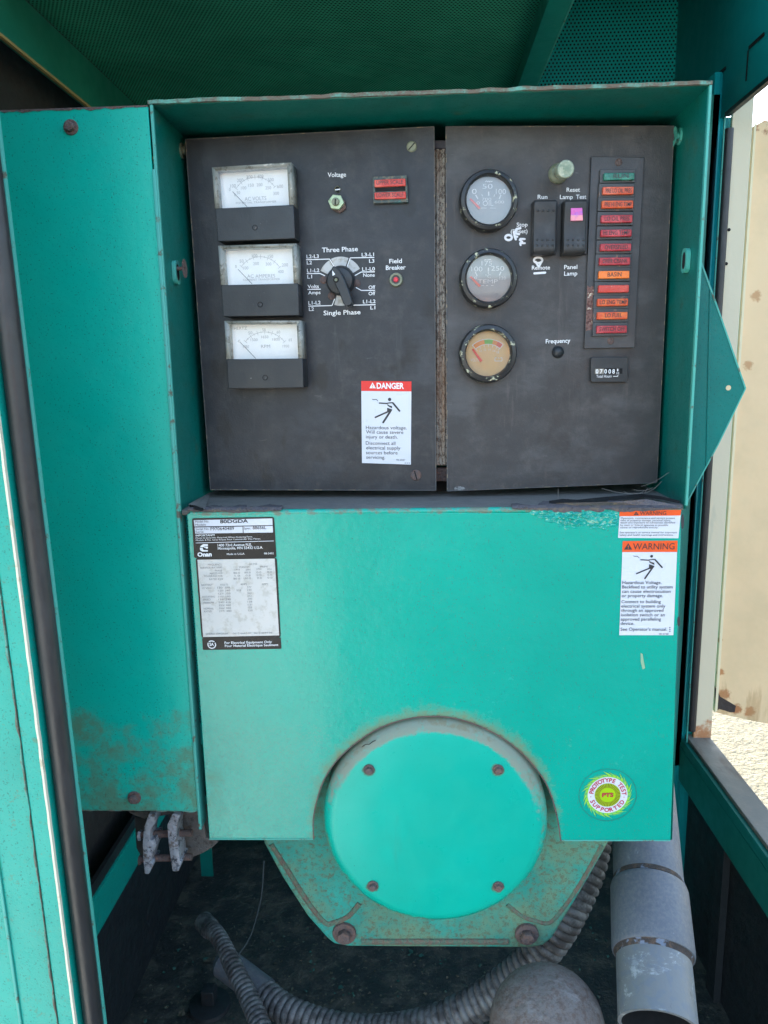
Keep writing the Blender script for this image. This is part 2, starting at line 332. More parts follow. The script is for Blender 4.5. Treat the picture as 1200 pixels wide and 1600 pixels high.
mt_blk = material('black_plastic', G(.022, (.9, 1, 1.12)), .42, bump=((400, .2),), layers=[dict(s=300, det=3, lo=.72, hi=.74, col=G(.25), amt=.5), dict(s=20, det=8, lo=.5, hi=.8, col=G(.08), amt=.4)])
mt_rub = material('black_rubber', G(.020), .42, bump=((60, .8),), layers=[dict(s=25, st=(1, 1, .15), det=8, rg=.7, lo=.5, hi=.75, col=C(72, 72, 72), amt=.4, rough=.7)])
mt_rock = material('rocker_plastic', G(.030), .55, bump=((500, .3),), layers=[dict(s=60, det=8, lo=.5, hi=.8, col=G(.11), amt=.3)])
mt_bez = material('gauge_bezel', G(.018), .35, layers=[dict(s=130, det=6, rg=.7, lo=.595, hi=.62, col=C(190, 190, 160), amt=.9, rough=.8)])
mt_wht = material('white_print', G(.80), .5, layers=[dict(s=400, det=5, lo=.62, hi=.7, col=G(.35), amt=.5)])
mt_paint = material('white_correction_paint', G(.80, (.97, .97, 1.0)), .45, bump=((300, 2),))
mt_lab = material('label_white', G(.66, (.95, .98, 1.05)), .30, bump=((12, .5),), layers=[dict(s=200, det=8, rg=.7, lo=.68, hi=.72, col=G(.3), amt=.5)])
mt_lab2 = material('label_cream', G(.58, (1.02, 1.0, .93)), .35, layers=[dict(s=90, det=7, rg=.7, lo=.48, hi=.66, col=C(170, 165, 150), amt=.6)])
mt_red = material('label_red', C(222, 38, 34), .35)
mt_org = material('label_orange', C(228, 84, 30), .35, layers=[dict(s=50, lo=.5, hi=.7, col=C(222, 110, 70), amt=.4)])
mt_ink = material('label_ink', G(.03, (1, 1, 1.1)), .5)
mt_inkg = material('faded_ink', G(.12), .6)
mt_inkf = material('pale_ink', G(.42), .6)
mt_npl = material('nameplate_black', G(.008), .3, spec=.3, layers=[dict(s=40, lo=.5, hi=.7, col=G(.03), amt=.4)])
mt_card = material('meter_card', G(.86, (1.0, 1.0, .98)), .5)
mt_lamp = {k: material('lens_' + k, c, .3, bump=((200, .8),), spec=.5, layers=[dict(s=70, det=4, lo=.45, hi=.7, col=c2, amt=.55), dict(s=200, det=6, lo=.66, hi=.7, col=C(200, 170, 140), amt=.5)]) for k, c, c2 in (
    ('green', C(28, 110, 92), C(90, 180, 155)), ('salmon', C(206, 84, 50), C(240, 140, 110)), ('orange', C(206, 78, 34), C(240, 140, 60)), ('red', C(168, 40, 50), C(226, 100, 105)), ('amber', C(240, 120, 40), C(245, 170, 90)), ('scarlet', C(196, 58, 46), C(230, 110, 90)))}
mt_hou = material('lamp_housing', G(.06, (.95, 1, 1.05)), .5, layers=[dict(s=90, det=7, rg=.7, lo=.60, hi=.66, col=C(160, 120, 95), amt=.7)])
mt_rust = material('rusty_steel', C(98, 84, 80), .8, bump=((220, 3),), layers=[dict(s=120, det=8, rg=.7, lo=.45, hi=.62, col=C(116, 88, 76), amt=.8), dict(s=260, det=4, lo=.6, hi=.7, col=C(54, 44, 44), amt=.8)])
mt_zinc = material('dull_zinc', C(128, 132, 112), .5, .25, bump=((200, 1),), layers=[dict(s=90, det=8, lo=.5, hi=.66, col=C(100, 110, 84), amt=.7), dict(s=300, det=4, lo=.64, hi=.7, col=C(80, 60, 44), amt=.6)])
mt_knob = material('silver_green_knob', C(150, 160, 140), .45, .2, bump=((200, 1),), layers=[dict(s=150, det=8, lo=.5, hi=.62, col=C(206, 204, 180), amt=.8), dict(s=60, lo=.5, hi=.7, col=C(92, 120, 100), amt=.6)])
mt_galv = material('galvanised_strip', C(178, 168, 154), .6, .1, bump=((300, 1.5),), layers=[dict(s=300, st=(1, 1, .7), det=5, rg=.8, lo=.50, hi=.56, col=C(84, 70, 62), amt=.9), dict(s=30, st=(1, 1, .2), lo=.5, hi=.65, col=C(150, 110, 78), amt=.5)])
mt_shelf = material('grey_coating', G(.20, (1.08, 1, .90)), .45, bump=((50, 1.5), (300, .5)), layers=[dict(s=20, det=9, rg=.7, lo=.45, hi=.65, col=C(112, 112, 108), amt=.6, rough=.7), dict(s=50, det=9, lo=.56, hi=.66, col=C(104, 88, 68), amt=.55, xr=(-.12, -.24))])
mt_flake = material('flaked_coating', C(92, 88, 92), .75, bump=((260, 3), (60, 3)), layers=[dict(s=90, det=9, rg=.7, lo=.5, hi=.62, col=C(122, 108, 92), amt=.7), dict(s=130, det=9, rg=.7, lo=.6, hi=.66, col=C(60, 50, 50), amt=.8)])
mt_black = material('black_void', G(.006), .9)
mt_pvc = material('grey_pipe', C(104, 106, 107), .5, bump=((120, .8),), layers=[dict(s=230, det=7, rg=.7, lo=.38, hi=.60, col=C(80, 86, 96), amt=.6), dict(s=40, st=(1, .6, .6), det=9, rg=.8, lo=.60, hi=.70, col=C(78, 80, 84), amt=.5), dict(s=24, st=(1, 1, 1), det=9, rg=.8, lo=.60, hi=.68, col=C(160, 166, 170), amt=.5)])
mt_pvc2 = material('grey_pipe_scuffed', C(112, 114, 112), .5, bump=((120, .8),), layers=[dict(s=34, st=(.35, 1, 1.5), det=9, rg=.8, lo=.54, hi=.62, col=C(160, 164, 162), amt=.8), dict(s=70, st=(1, .3, .3), det=8, rg=.8, lo=.60, hi=.66, col=C(66, 66, 66), amt=.6), dict(s=90, det=3, lo=.5, hi=.6, col=C(100, 108, 116), amt=.5)])
mt_cond = material('conduit_metal', C(118, 118, 116), .55, .3, bump=((200, 1),), layers=[dict(s=40, det=8, rg=.7, lo=.42, hi=.6, col=C(58, 54, 52), amt=.75, rough=.8), dict(s=120, det=8, lo=.6, hi=.7, col=C(84, 58, 46), amt=.5)])
mt_dome = material('rusty_grey_cap', C(106, 98, 92), .7, .1, bump=((60, 3), (150, 2)), layers=[dict(s=130, det=8, rg=.7, lo=.46, hi=.62, col=C(86, 66, 54), amt=.6, rough=.9), dict(s=30, det=8, lo=.55, hi=.7, col=C(136, 132, 128), amt=.5)])
mt_alu = material('mottled_aluminium', C(176, 178, 184), .5, .4, bump=((140, 3),), layers=[dict(s=110, det=9, rg=.75, lo=.50, hi=.60, col=C(54, 56, 62), amt=.85, rough=.8), dict(s=60, det=8, rg=.7, lo=.58, hi=.66, col=C(100, 76, 54), amt=.7), dict(s=200, det=6, lo=.62, hi=.68, col=C(190, 192, 198), amt=.8)])
mt_creamP = material('cream_post_paint', C(214, 202, 172), .5, bump=((100, .5),), layers=[dict(s=30, st=(1, 1, .2), lo=.6, hi=.72, col=C(186, 184, 160), amt=.5), dict(s=28, det=9, rg=.7, lo=.30, hi=.50, col=C(176, 104, 48), amt=.85, zr=(-.71, -.84), k=.5, rough=.9), dict(s=60, det=8, lo=.5, hi=.6, col=RUST, amt=.8, zr=(-.80, -.86), k=.5)])
def rustspot(x, y, z, r, col=C(182, 116, 62), amt=.85): return dict(s=110, det=8, rg=.7, lo=.12, hi=.44, col=col, amt=amt, ring=((x, y, z), r, r * .1), k=.6, rough=.9)

# ------------------------------------------------------------------ reference planes
YF = .80                                       # front faces of the covers
FR = Plane((0, YF, 0))
DL = Plane((.02, .868, 0), -.06)               # left door
DR = Plane((.034, .868, 0), .05)               # right door
CA = Plane((0, .875, 0))                       # alternator casting face
XL, XRT = -.262, .287                          # control box inner sides
ZT, ZS = .2685, -.1465                         # its top and shelf
GZ = -1.45                                     # ground

# shared small pieces, unit radius
def hexg(r, z0, z1, n=6, rot=0.2):
    P = [Vector((r * cos(2 * pi * i / n + rot), r * sin(2 * pi * i / n + rot), z0)) for i in range(n)]; return prism(P, (0, 0, z1 - z0))
bolt_g = join(lathe_local([(0.01, .22), (.93, .22), (1, .12), (1, -.05)], 24), bev(hexg(.66, .2, .85), .08, 2), lathe_local([(.01, .88), (.42, .88), (.46, .8)], 16))
ME_bolt = mesh('bolt', bolt_g, mt_rust); ME_boltz = mesh('bolt', bolt_g, mt_zinc)
scr_g = lathe_local([(0.01, .42), (.5, .40), (.85, .26), (1, .05), (1, -.1)], 20)
ME_scr = mesh('screw', join(scr_g, box(-.62, .62, -.1, .1, .40, .47), box(-.1, .1, -.62, .62, .41, .46)), mt_rust)
slot_g = join(lathe_local([(0.01, .34), (.8, .32), (1, .1), (1, -.1)], 24))
ME_slot = mesh('screw', slot_g, mt_zinc); ME_slotr = mesh('screw', slot_g, mt_rust)
ME_slotcut = mesh('slot', box(-.85, .85, -.10, .10, .30, .36), mt_black)
def fix(name, me, pl, px, py, rpx, parent, w=0.0, rot=0.0, extra=None):
    s = pl.m(px, py, rpx, w); M = pl.mat(pl.hit(px, py, w), s) @ Matrix.Rotation(rot, 4, 'Z'); o = place(name, me, M, parent)
    if extra: place('slot', extra, M, o)
    return o

# ================================================================== SETTING
def grid(x0, x1, y0, y1, z, nx, ny):
    V = [Vector((x0 + (x1 - x0) * i / nx, y0 + (y1 - y0) * j / ny, z)) for j in range(ny + 1) for i in range(nx + 1)]
    return V, [(j * (nx + 1) + i, j * (nx + 1) + i + 1, (j + 1) * (nx + 1) + i + 1, (j + 1) * (nx + 1) + i) for j in range(ny) for i in range(nx)]
mt_ground = material('pale_concrete', C(132, 125, 104), .85, bump=((55, 22), (20, 20)), vary=(3, .04), layers=[dict(s=45, det=6, lo=.5, hi=.66, col=C(112, 103, 80), amt=.7), dict(s=3, det=9, lo=.6, hi=.7, col=C(130, 120, 100), amt=.4)])
part('ground', grid(-90, 90, -90, 90, GZ, 8, 8), mt_ground, kind='structure')

# unseen dark and pale ground sheets, added to shape the lower cover's reflected band
part('added_pale_sheet', ([Vector(p) for p in ((-.80, .3, GZ + .004), (-.125, .4, GZ + .004), (-.335, -.8, GZ + .004), (-1.555, -9.5, GZ + .004), (-6.5, -9.5, GZ + .004), (-3.2, -.8, GZ + .004))][::-1], [(0, 1, 2, 3, 4, 5)]), material('added_sheet_white', C(222, 216, 200), .8, bump=((70, 6),), vary=(3, .08)), kind='structure')
part('added_dark_sheet', ([Vector(p) for p in ((.30, 1.0, GZ + .004), (-.12, .4, GZ + .004), (-.33, -.8, GZ + .004), (-1.55, -9.5, GZ + .004), (9, -9.5, GZ + .004), (9, -1.2, GZ + .004), (.9, .2, GZ + .004))], [(0, 1, 2, 3, 4, 5, 6)]), material('added_dark_sheet', G(.05, (1, 1, 1.03)), .85, bump=((160, 12),), vary=(2, .2), layers=[dict(s=300, det=4, lo=.55, hi=.62, col=G(.14), amt=.5)]), kind='structure')

# ================================================================== ENCLOSURE
en = thing('generator_enclosure', 'teal sheet steel generator housing open at front and side, with perforated lining', 'enclosure', (0, 1.2, GZ))
mt_perfC = perforated('perforated_ceiling', (.055, .38, .24, 1), G(.006), .0066, .29, (0, 1))
mt_perfB = perforated('perforated_back', (.004, .34, .30, 1), G(.003), .0086, .27, (0, 2))
part('roof_panel', box(-.68, .70, 1.02, 2.02, .90, .93), mt_blue, en)
part('ceiling_lining', box(-.598, .205, 1.03, 1.885, .578, .582), mt_perfC, en)
rail = lambda x0, x1, z0, z1, y0=1.03, y1=1.885: box(x0, x1, y0, y1, z0, z1)
part('ceiling_beam', bev(join(rail(.205, .241, .545, .549), rail(.205, .209, .549, .90)), .0006), mt_rail, en)
part('beam_edge', rail(.2412, .2436, .545, .551), mt_edge2, en)
part('lining_panel', box(-.70, .60, 1.89, 1.90, -1.30, .90), mt_perfB, en)
part('back_panel', box(-.70, .70, 1.93, 1.95, -1.44, .90), mt_blue, en)
part('side_wall', join(box(.60, .61, 1.02, 1.93, .478, .90), box(.60, .63, 1.60, 1.93, -1.35, .478), box(.585, .60, 1.60, 1.888, -1.28, .56)), mt_blue, en)
for q in ([(1140, 75), (1158, 60), (1190, 42), (1192, 44), (1160, 63), (1143, 78)],):
    pass
for a, b_ in (((1170, 78), (1194, 56)), ((1116, 124), (1134, 109))):        # two shallow louvre slits pressed in the wall above the opening
    p, q = onX(*a, .5985), onX(*b_, .5985); part('slit', join(prism([p, q, q + Vector((0, 0, .006)), p + Vector((0, 0, .006))], (-.001, 0, 0)), prism([p, p + Vector((0, .004, 0)), p + Vector((0, .004, -.05)), p + Vector((0, 0, -.05))], (-.001, 0, 0))), mt_black, en)
part('opening_seal', box(.596, .606, 1.02, 1.57, .470, .4775), mt_rub, en)
# right sill rail and the wall below it
part('sill_rail', bev(join(box(.595, .66, .55, 1.60, -.856, -.832), box(.595, .599, .55, 1.60, -.935, -.856)), .0015), mt_rail, en)
part('sill_top', bev(box(.603, .655, .55, 1.60, -.8318, -.822), .002), material('worn_grey_strip', C(128, 124, 112), .6, bump=((100, 1),), layers=[dict(s=20, st=(1, .2, 1), det=9, lo=.5, hi=.6, col=C(96, 74, 60), amt=.5)]), en)
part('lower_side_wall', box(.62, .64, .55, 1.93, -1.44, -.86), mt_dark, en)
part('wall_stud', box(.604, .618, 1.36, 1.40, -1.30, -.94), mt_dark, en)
part('jamb_edge', box(.598, .6005, 1.574, 1.5775, -.83, .474), mt_edge2, en)
part('jamb_channel', box(.56, .597, 1.60, 1.64, -.90, .52), mt_rail, en)
sealR = tube([Vector((.6085, 1.575, z / 20)) for z in range(-16, 10)], .0085, 14)
part('jamb_seal', sealR, mt_rub, en)
# left side: upper rail, lower rail, dark closed side door
part('upper_rail', bev(box(-.612, -.598, .62, 1.885, .4945, .5765), .0006), material('green_rail_lit', (.012, .19, .125, 1), .5, vary=(5, .1), bump=((200, .3),), layers=[dict(s=60, st=(1, 1, .05), lo=.70, hi=.73, col=C(120, 150, 120), amt=.4)]), en)
part('rail_edge', box(-.602, -.5965, .62, 1.885, .4900, .4943), material('cream_edge', C(176, 150, 96), .6), en)
part('side_door', box(-.665, -.655, .66, 1.93, -1.2, .90), mt_brown, en)
part('lower_rail', bev(box(-.612, -.598, .62, 1.885, -1.013, -.937), .001), mt_post, en)
part('rail_seal', box(-.6115, -.603, .62, 1.885, -.9368, -.915), mt_rub, en)
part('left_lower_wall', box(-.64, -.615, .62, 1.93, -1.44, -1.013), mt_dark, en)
part('rear_crossbar', box(-.60, .60, 1.80, 1.815, -1.20, -1.10), mt_blue, en)
p = onX(265, 1310, -.42); part('hanging_bracket', box(-.455, -.43, 1.36, 1.363, -1.02, -.80), mt_in, en)
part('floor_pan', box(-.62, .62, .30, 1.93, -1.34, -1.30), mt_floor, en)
# front left jamb
PF = Plane((0, .62, 0))
zt, zb = .62, -1.44
jx = lambda px, py: PF.hit(px, py).x
def lean(g): return [Vector((v[0] - (v[2] + .11) * .0144, v[1], v[2])) for v in g[0]], g[1]
part('front_wall', lean(bev(box(-.62, -.3665, .622, .640, zb, .60), .001)), mt_post, en)
part('wall_rib', lean(bev(box(-.4105, -.4075, .6195, .6225, zb, .60), .001)), mt_edge2, en)
part('jamb_flange', lean(bev(box(-.3655, -.3465, .612, .660, zb, .60), .0015)), mt_post, en)
def ragged(x, y, z0, z1, n, a, wd):
    V = []
    for i in range(n + 1):
        z = z0 + (z1 - z0) * i / n; j = mn.noise(Vector((z * 60, x * 9, 0))) * a; V += [Vector((x + j, y, z)), Vector((x + wd + j * .3, y, z)), Vector((x + j, y + .004, z)), Vector((x + wd + j * .3, y + .004, z))]
    Fc = []
    for i in range(n):
        a_, b_ = 4 * i, 4 * i + 4; Fc += [(a_, a_ + 1, b_ + 1, b_), (a_ + 1, a_ + 3, b_ + 3, b_ + 1), (a_ + 3, a_ + 2, b_ + 2, b_ + 3), (a_ + 2, a_, b_, b_ + 2)]
    return V, Fc
part('rusty_edge', lean(ragged(-.3667, .6108, -1.1, .5, 500, .0022, .0010)), mt_edge, en)
part('cream_trim', lean(ragged(-.3486, .6095, -1.1, .5, 300, .0005, .0020)), material('cream_trim', C(214, 208, 184), .6, layers=[dict(s=60, det=8, lo=.55, hi=.66, col=C(170, 150, 110), amt=.5)]), en)
part('jamb_seal', lean(tube([Vector((-.3370 + .0004 * mn.noise(Vector((z * .3, 0, 0))), .626, z / 20)) for z in range(-28, 13)], .0092, 20)), mt_rub, en)
part('jamb_edge', lean(box(-.3285, -.3266, .6285, .632, zb, .60)), mt_edge2, en)
part('right_front_post', box(.66, .70, .52, .56, zb, .90), mt_post, en)

# open side door, cream outside, seen through the opening
door = thing('side_door', 'cream painted steel door standing open outside, rust stained with a torn lower corner', 'door', (.66, 1.62, -.75))
DY = 1.60
DP = Plane((.64, DY, 0), -.06)
spots = [DP.hit(x, y) for x, y in ((1181, 463), (1169, 571), (1156, 452), (1126, 1050), (1131, 1085), (1150, 1108), (1172, 1112), (1124, 1000))]
mt_cream = material('cream_door_paint', C(234, 202, 156), .5, bump=((3, 6),), vary=(2, .05), layers=[dict(s=9, det=5, lo=.4, hi=.7, col=C(214, 188, 144), amt=.5), rustspot(*spots[0], .020, amt=.6), rustspot(*spots[1], .018, amt=.6), rustspot(*spots[3], .016), rustspot(*spots[7], .012), rustspot(*spots[4], .026, C(168, 100, 50)), rustspot(*spots[5], .024, C(168, 96, 44)), rustspot(*spots[6], .024, C(180, 108, 56)), dict(s=30, st=(1, 1, .12), det=8, rg=.7, lo=.50, hi=.62, col=C(176, 138, 92), amt=.5, zr=(-.62, -.74), k=.3),
    dict(s=30, det=8, rg=.7, lo=.42, hi=.55, col=C(160, 96, 66), amt=.9, zr=(0.417, 0.454), k=.5, rough=.9)])
torn = [(1117, 1072), (1121, 1080), (1126, 1089), (1133, 1093), (1140, 1097), (1150, 1103), (1148, 1113), (1140, 1113), (1132, 1110), (1124, 1108), (1117, 1112)]
top = [(1176, 198), (1184, 194), (1194, 188), (1208, 190), (1290, 196)]
part('door_sheet', slab(DP, top + [(1290, 1149), (1200, 1131), (1160, 1123), (1118, 1113)] + [(1116, 1112)], 0, -.012), mt_cream, door)
part('torn_hole', slab(DP, torn, .0008, -.001), material('dark_torn_metal', C(62, 54, 50), .9, bump=((60, 6),)), door)
part('edge_fold', bev(join(box(.6165, .6555, 1.583, 1.592, -.855, .56)), .001), mt_creamP, door)
part('door_return', join(slab(DP, [(1178.5, 196), (1182.5, 190), (1121, 1110), (1117, 1113)], .0025, .0)), material('pale_cream_edge', C(226, 214, 178), .5), door)
for y_ in (359, 412): part('hole', lathe(Plane((0, 1.582, 0)), 1139 - (y_ - 359) * .08, y_, [(0.01, .0005), (2.6, .0005), (2.6, -.0003)], seg=12), mt_black, door)

# ================================================================== SIDE COVER
sc = thing('side_cover', 'tall teal steel cover plate held by two rusty bolts, beside the gauge panel', 'cover', (-.34, YF, -.514))
XS0, XS1, ZS0, ZS1 = -.424, -.2665, -.5135, .2675
part('cover_plate', bev(box(XS0, XS1, YF, YF + .003, ZS0, ZS1), .0012), mt_side, sc)
part('top_fold', bev(ragged(XS0, YF, 0, 0, 1, 0, 0), 0) if 0 else box(XS0, XS1, YF + .0032, YF + .16, ZS1 - .0025, ZS1), mt_edge, sc)
def hline(x0, x1, y, z, n, t, a):
    V = []
    for i in range(n + 1):
        x = x0 + (x1 - x0) * i / n; j = a * mn.noise(Vector((x * 140, 3, z))); V += [Vector((x, y, z + t)), Vector((x, y, z - t * .6 + j))]
    return V, [(2 * i, 2 * i + 1, 2 * i + 3, 2 * i + 2) for i in range(n)]
part('rusty_border', hline(XS0, XS1, YF - .0006, ZS1 - .0005, 160, .0012, .0022), mt_rust, sc)
part('rusty_border', hline(XS0, XS1, YF - .0006, ZS0 + .0012, 160, .0008, .0016), mt_edge, sc)
part('side_fold', box(XS0, XS0 + .003, YF + .0032, YF + .16, ZS0, ZS1 - .003), mt_side, sc)
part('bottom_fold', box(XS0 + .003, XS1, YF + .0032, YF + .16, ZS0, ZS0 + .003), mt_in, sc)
part('seam_flange', bev(box(-.2662, -.2628, YF - .0022, YF + .02, ZS0 - .022, ZS1 - .06), .0005), mt_edge2, sc)
fix('bolt', ME_bolt, FR, 111, 199, 11.5, sc, rot=.3); fix('bolt', ME_bolt, FR, 210, 1246, 10.5, sc, rot=.9)

# ================================================================== CONTROL BOX
cb = thing('control_box', 'open fronted teal steel control box with chipped rusty top lip and grey flaking shelf', 'control box', (0, .9, ZS))
YB = 1.03
part('top_plate', box(XL - .003, XRT + .002, YF + .002, YB, ZT, ZT + .003), mt_in, cb)
# rusty chipped lip along the top front edge, slightly wavy
def lip(z, t, n=220):
    V = []
    for i in range(n + 1):
        x = XL - .004 + (XRT + .007 - XL) * i / n; j = .0008 * mn.noise(Vector((x * 60, 1, 2))) + .0009 * mn.noise(Vector((x * 12, 5, 2)))
        V += [Vector((x, YF - .0015, z + j)), Vector((x, YF - .0015, z + t + 1.3 * j)), Vector((x, YF + .006, z + t)), Vector((x, YF + .006, z))]
    Fc = [(4 * i + k, 4 * i + (k + 1) % 4, 4 * i + 4 + (k + 1) % 4, 4 * i + 4 + k) for i in range(n) for k in range(4)]
    return V, Fc + [(0, 1, 2, 3), (4 * n + 3, 4 * n + 2, 4 * n + 1, 4 * n)]
part('top_lip', lip(ZT + .0005, .0034), mt_edge, cb)
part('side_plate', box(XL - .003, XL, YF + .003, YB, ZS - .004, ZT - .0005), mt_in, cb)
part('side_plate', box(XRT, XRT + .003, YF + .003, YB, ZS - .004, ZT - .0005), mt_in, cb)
part('side_lip', bev(box(XL - .0024, XL + .0006, YF - .001, YF + .0028, ZS, ZT), .0005), mt_edge2, cb)
part('side_lip', bev(box(XRT + .0004, XRT + .0030, YF - .001, YF + .0028, ZS, ZT), .0005), mt_edge2, cb)
part('back_plate', box(XL, XRT, YB, YB + .003, ZS, ZT), mt_in, cb)
part('shelf_plate', box(XL, XRT, YF + .004, YB, ZS - .0055, ZS), mt_shelf, cb)
# flaking coating folded over the shelf edge, ragged at its lower border
def flake(xa, xb, top, low, seed, n=90, drop=1.0):
    V = []; rnd = lambda x, f: mn.fractal(Vector((x * f, seed, .3)), 1.0, 2.0, 5)
    for i in range(n + 1):
        px = xa + (xb - xa) * i / n; e = math.sin(pi * i / n) ** .35
        yl = top + (low - top) * e * (.55 + .45 * (rnd(px, .045) + .5)) * drop
        a = FR.hit(px, top - 1.5, .0022); b_ = FR.hit(px, yl, .0016); back = Vector((a.x, YF + .004 + (.026 + .03 * rnd(px, .03)) * e, ZS + .0012))
        V += [back, a + Vector((0, .003, .0008)), FR.hit(px, top + .8, .003), b_, b_ + Vector((0, .003, 0))]
    return V, [(5 * i + k, 5 * i + k + 1, 5 * i + 6 + k, 5 * i + 5 + k) for i in range(n) for k in range(4)]
part('flaking_coat', flake(292, 440, 796, 803, 3.1), mt_flake, cb)
part('flaking_coat', flake(800, 1066, 793, 801, 8.7, 160), mt_flake, cb)
def crack(pts, w0, w1):
    V = []
    for i, (x, y) in enumerate(pts):
        t = (w0 + (w1 - w0) * abs(math.sin(i * 1.7))) * (0 if i in (0, len(pts) - 1) else 1)
        a = onZ(x, y, ZS + .0032 + .0014 * (i % 2)); V += [a + Vector((0, -t, -.0018)), a + Vector((0, t, .0012))]
    return V, [(2 * i, 2 * i + 1, 2 * i + 3, 2 * i + 2) for i in range(len(pts) - 1)]
part('crack', crack([(858, 784), (880, 782.5), (903, 783), (925, 781.5), (950, 778.5), (980, 776.5), (1005, 774), (1035, 778), (1062, 784)], .0015, .006), mt_black, cb)
part('crack', crack([(296, 790), (304, 792), (313, 795.5), (318, 795.5)], .001, .003), mt_black, cb)
part('lifted_flake', ([onZ(868, 786, ZS + .006), onZ(960, 784, ZS + .009), onZ(1010, 780, ZS + .010), onZ(1060, 790, ZS + .006), onZ(1000, 789, ZS + .004), onZ(900, 790, ZS + .003)], [(0, 1, 5), (1, 4, 5), (1, 2, 4), (2, 3, 4)]), mt_flake, cb)
part('lifted_flake', ([onZ(294, 788, ZS + .008), onZ(308, 790, ZS + .004), onZ(320, 796, ZS + .003), onZ(330, 768, ZS + .001), onZ(318, 775, ZS + .002)], [(0, 1, 4), (1, 2, 3, 4)]), mt_shelf, cb)
# blistered wrinkled paint under the shelf edge
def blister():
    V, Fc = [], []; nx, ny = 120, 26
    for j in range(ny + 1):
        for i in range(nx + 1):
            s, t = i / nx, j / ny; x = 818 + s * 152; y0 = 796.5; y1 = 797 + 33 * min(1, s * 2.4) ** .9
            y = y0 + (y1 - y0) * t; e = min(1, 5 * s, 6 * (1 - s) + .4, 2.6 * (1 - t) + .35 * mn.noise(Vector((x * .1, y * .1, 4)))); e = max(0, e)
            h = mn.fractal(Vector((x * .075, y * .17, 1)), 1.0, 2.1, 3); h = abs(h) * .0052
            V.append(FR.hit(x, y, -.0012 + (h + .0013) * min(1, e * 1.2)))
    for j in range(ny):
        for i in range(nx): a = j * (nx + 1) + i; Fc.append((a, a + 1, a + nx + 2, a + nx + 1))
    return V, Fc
# centre post
mt_c = mt_galv
CP = Plane((0, .884, 0))
part('center_post', bev(slab(CP, [(677, 226), (699, 226), (699, 727), (678, 727)], 0, -.01), .0008), mt_c, cb)
for a in (681.5, 690.5): part('post_rib', bev(slab(CP, [(a, 226), (a + 5, 226), (a + 5, 727), (a, 727)], .003, -.001), .0012), mt_c, cb)
part('post_cap', bev(slab(CP, [(676, 219), (700, 219), (700, 232), (676, 232)], .0045, -.012), .001), material('grimy_grey', C(74, 72, 78), .7, layers=[dict(s=90, lo=.5, hi=.62, col=C(110, 98, 88), amt=.7)]), cb)
part('post_foot', bev(slab(CP, [(676, 731), (700, 731), (700, 752), (676, 752)], -.003, -.014), .001), mt_rust, cb)
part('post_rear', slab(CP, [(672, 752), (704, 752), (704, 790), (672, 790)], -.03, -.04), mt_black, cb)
# hinge bolts and slotted tabs on the side walls
def sidebolt(X, px, py, r, L_, m, name, sgn):
    p = onX(px, py, X); M = Matrix.Translation(p) @ Matrix.Rotation(sgn * pi / 2, 4, 'Y'); g = join(lathe_local([(.01, L_), (r * .5, L_), (r * .5, L_ * .3), (r, L_ * .3), (r, -.001)], 20))
    return part(name, xf(g, M), m, cb)
def slottab(X, px, py, sgn):
    p = onX(px, py, X); P = rrect(-.0075, -.0125, .0075, .0125, .0070, 5)
    o = [Vector((p.x, p.y + a, p.z + b_)) for a, b_ in P]; i = [Vector((p.x + sgn * .0045, p.y + a * .55, p.z + b_ * .68)) for a, b_ in P]
    n = len(P); V = o + [v + Vector((sgn * .0045, 0, 0)) for v in o] + i
    Fc = [(k, (k + 1) % n, n + (k + 1) % n, n + k) for k in range(n)] + [(n + k, n + (k + 1) % n, 2 * n + (k + 1) % n, 2 * n + k) for k in range(n)]
    t = part('slot_tab', (V, Fc), mt_edge2, cb); part('slot', (i, [tuple(range(n))]), mt_black, t); return t
slottab(XL + .0003, 272, 426, 1); slottab(XRT - .0003, 1075, 407, -1)
sidebolt(XL, 270, 420, .0042, .013, mt_rust, 'stud', 1)
sidebolt(XL, 284, 236, .0085, .006, mt_zinc, 'bolt', 1); sidebolt(XRT, 1062, 213, .0085, .006, mt_edge2, 'bolt', -1)
# gusset plate standing out at the right
GP = Plane((.29, .835, 0))
holec = (1138, 606)
gm = material('gusset_teal', (.002, .15, .13, 1), .34, spec=.2, bump=((300, .2), (7, 2)), vary=(5, .08), layers=[dict(chips, amt=.5), dict(s=60, st=(1, 1, .2), lo=.68, hi=.71, col=C(70, 150, 130), amt=.5)])
part('gusset_plate', slab(GP, [(1085, 420), (1094, 405), (1128, 500), (1165, 607), (1122, 695), (1073, 786), (1066, 786)], 0, -.003), gm, cb)
part('gusset_edge', join(stroke(GP, [(1094, 405), (1128, 500), (1165, 607)], 2.6, .0008, False), stroke(GP, [(1165, 607), (1122, 695), (1074, 784)], 2.2, .0008, False)), mt_edge2, cb)
part('gusset_hole', join(lathe(GP, 1138, 606, [(.01, .0006), (4, .0006), (4, -.0002)], seg=20)), material('seen_through_cream', C(206, 190, 150), .6), cb)
part('gusset_fold', bev(slab(GP, [(1109, 452), (1112, 461), (1106, 724), (1103, 730)], .0012, -.001), .0004), gm, cb)

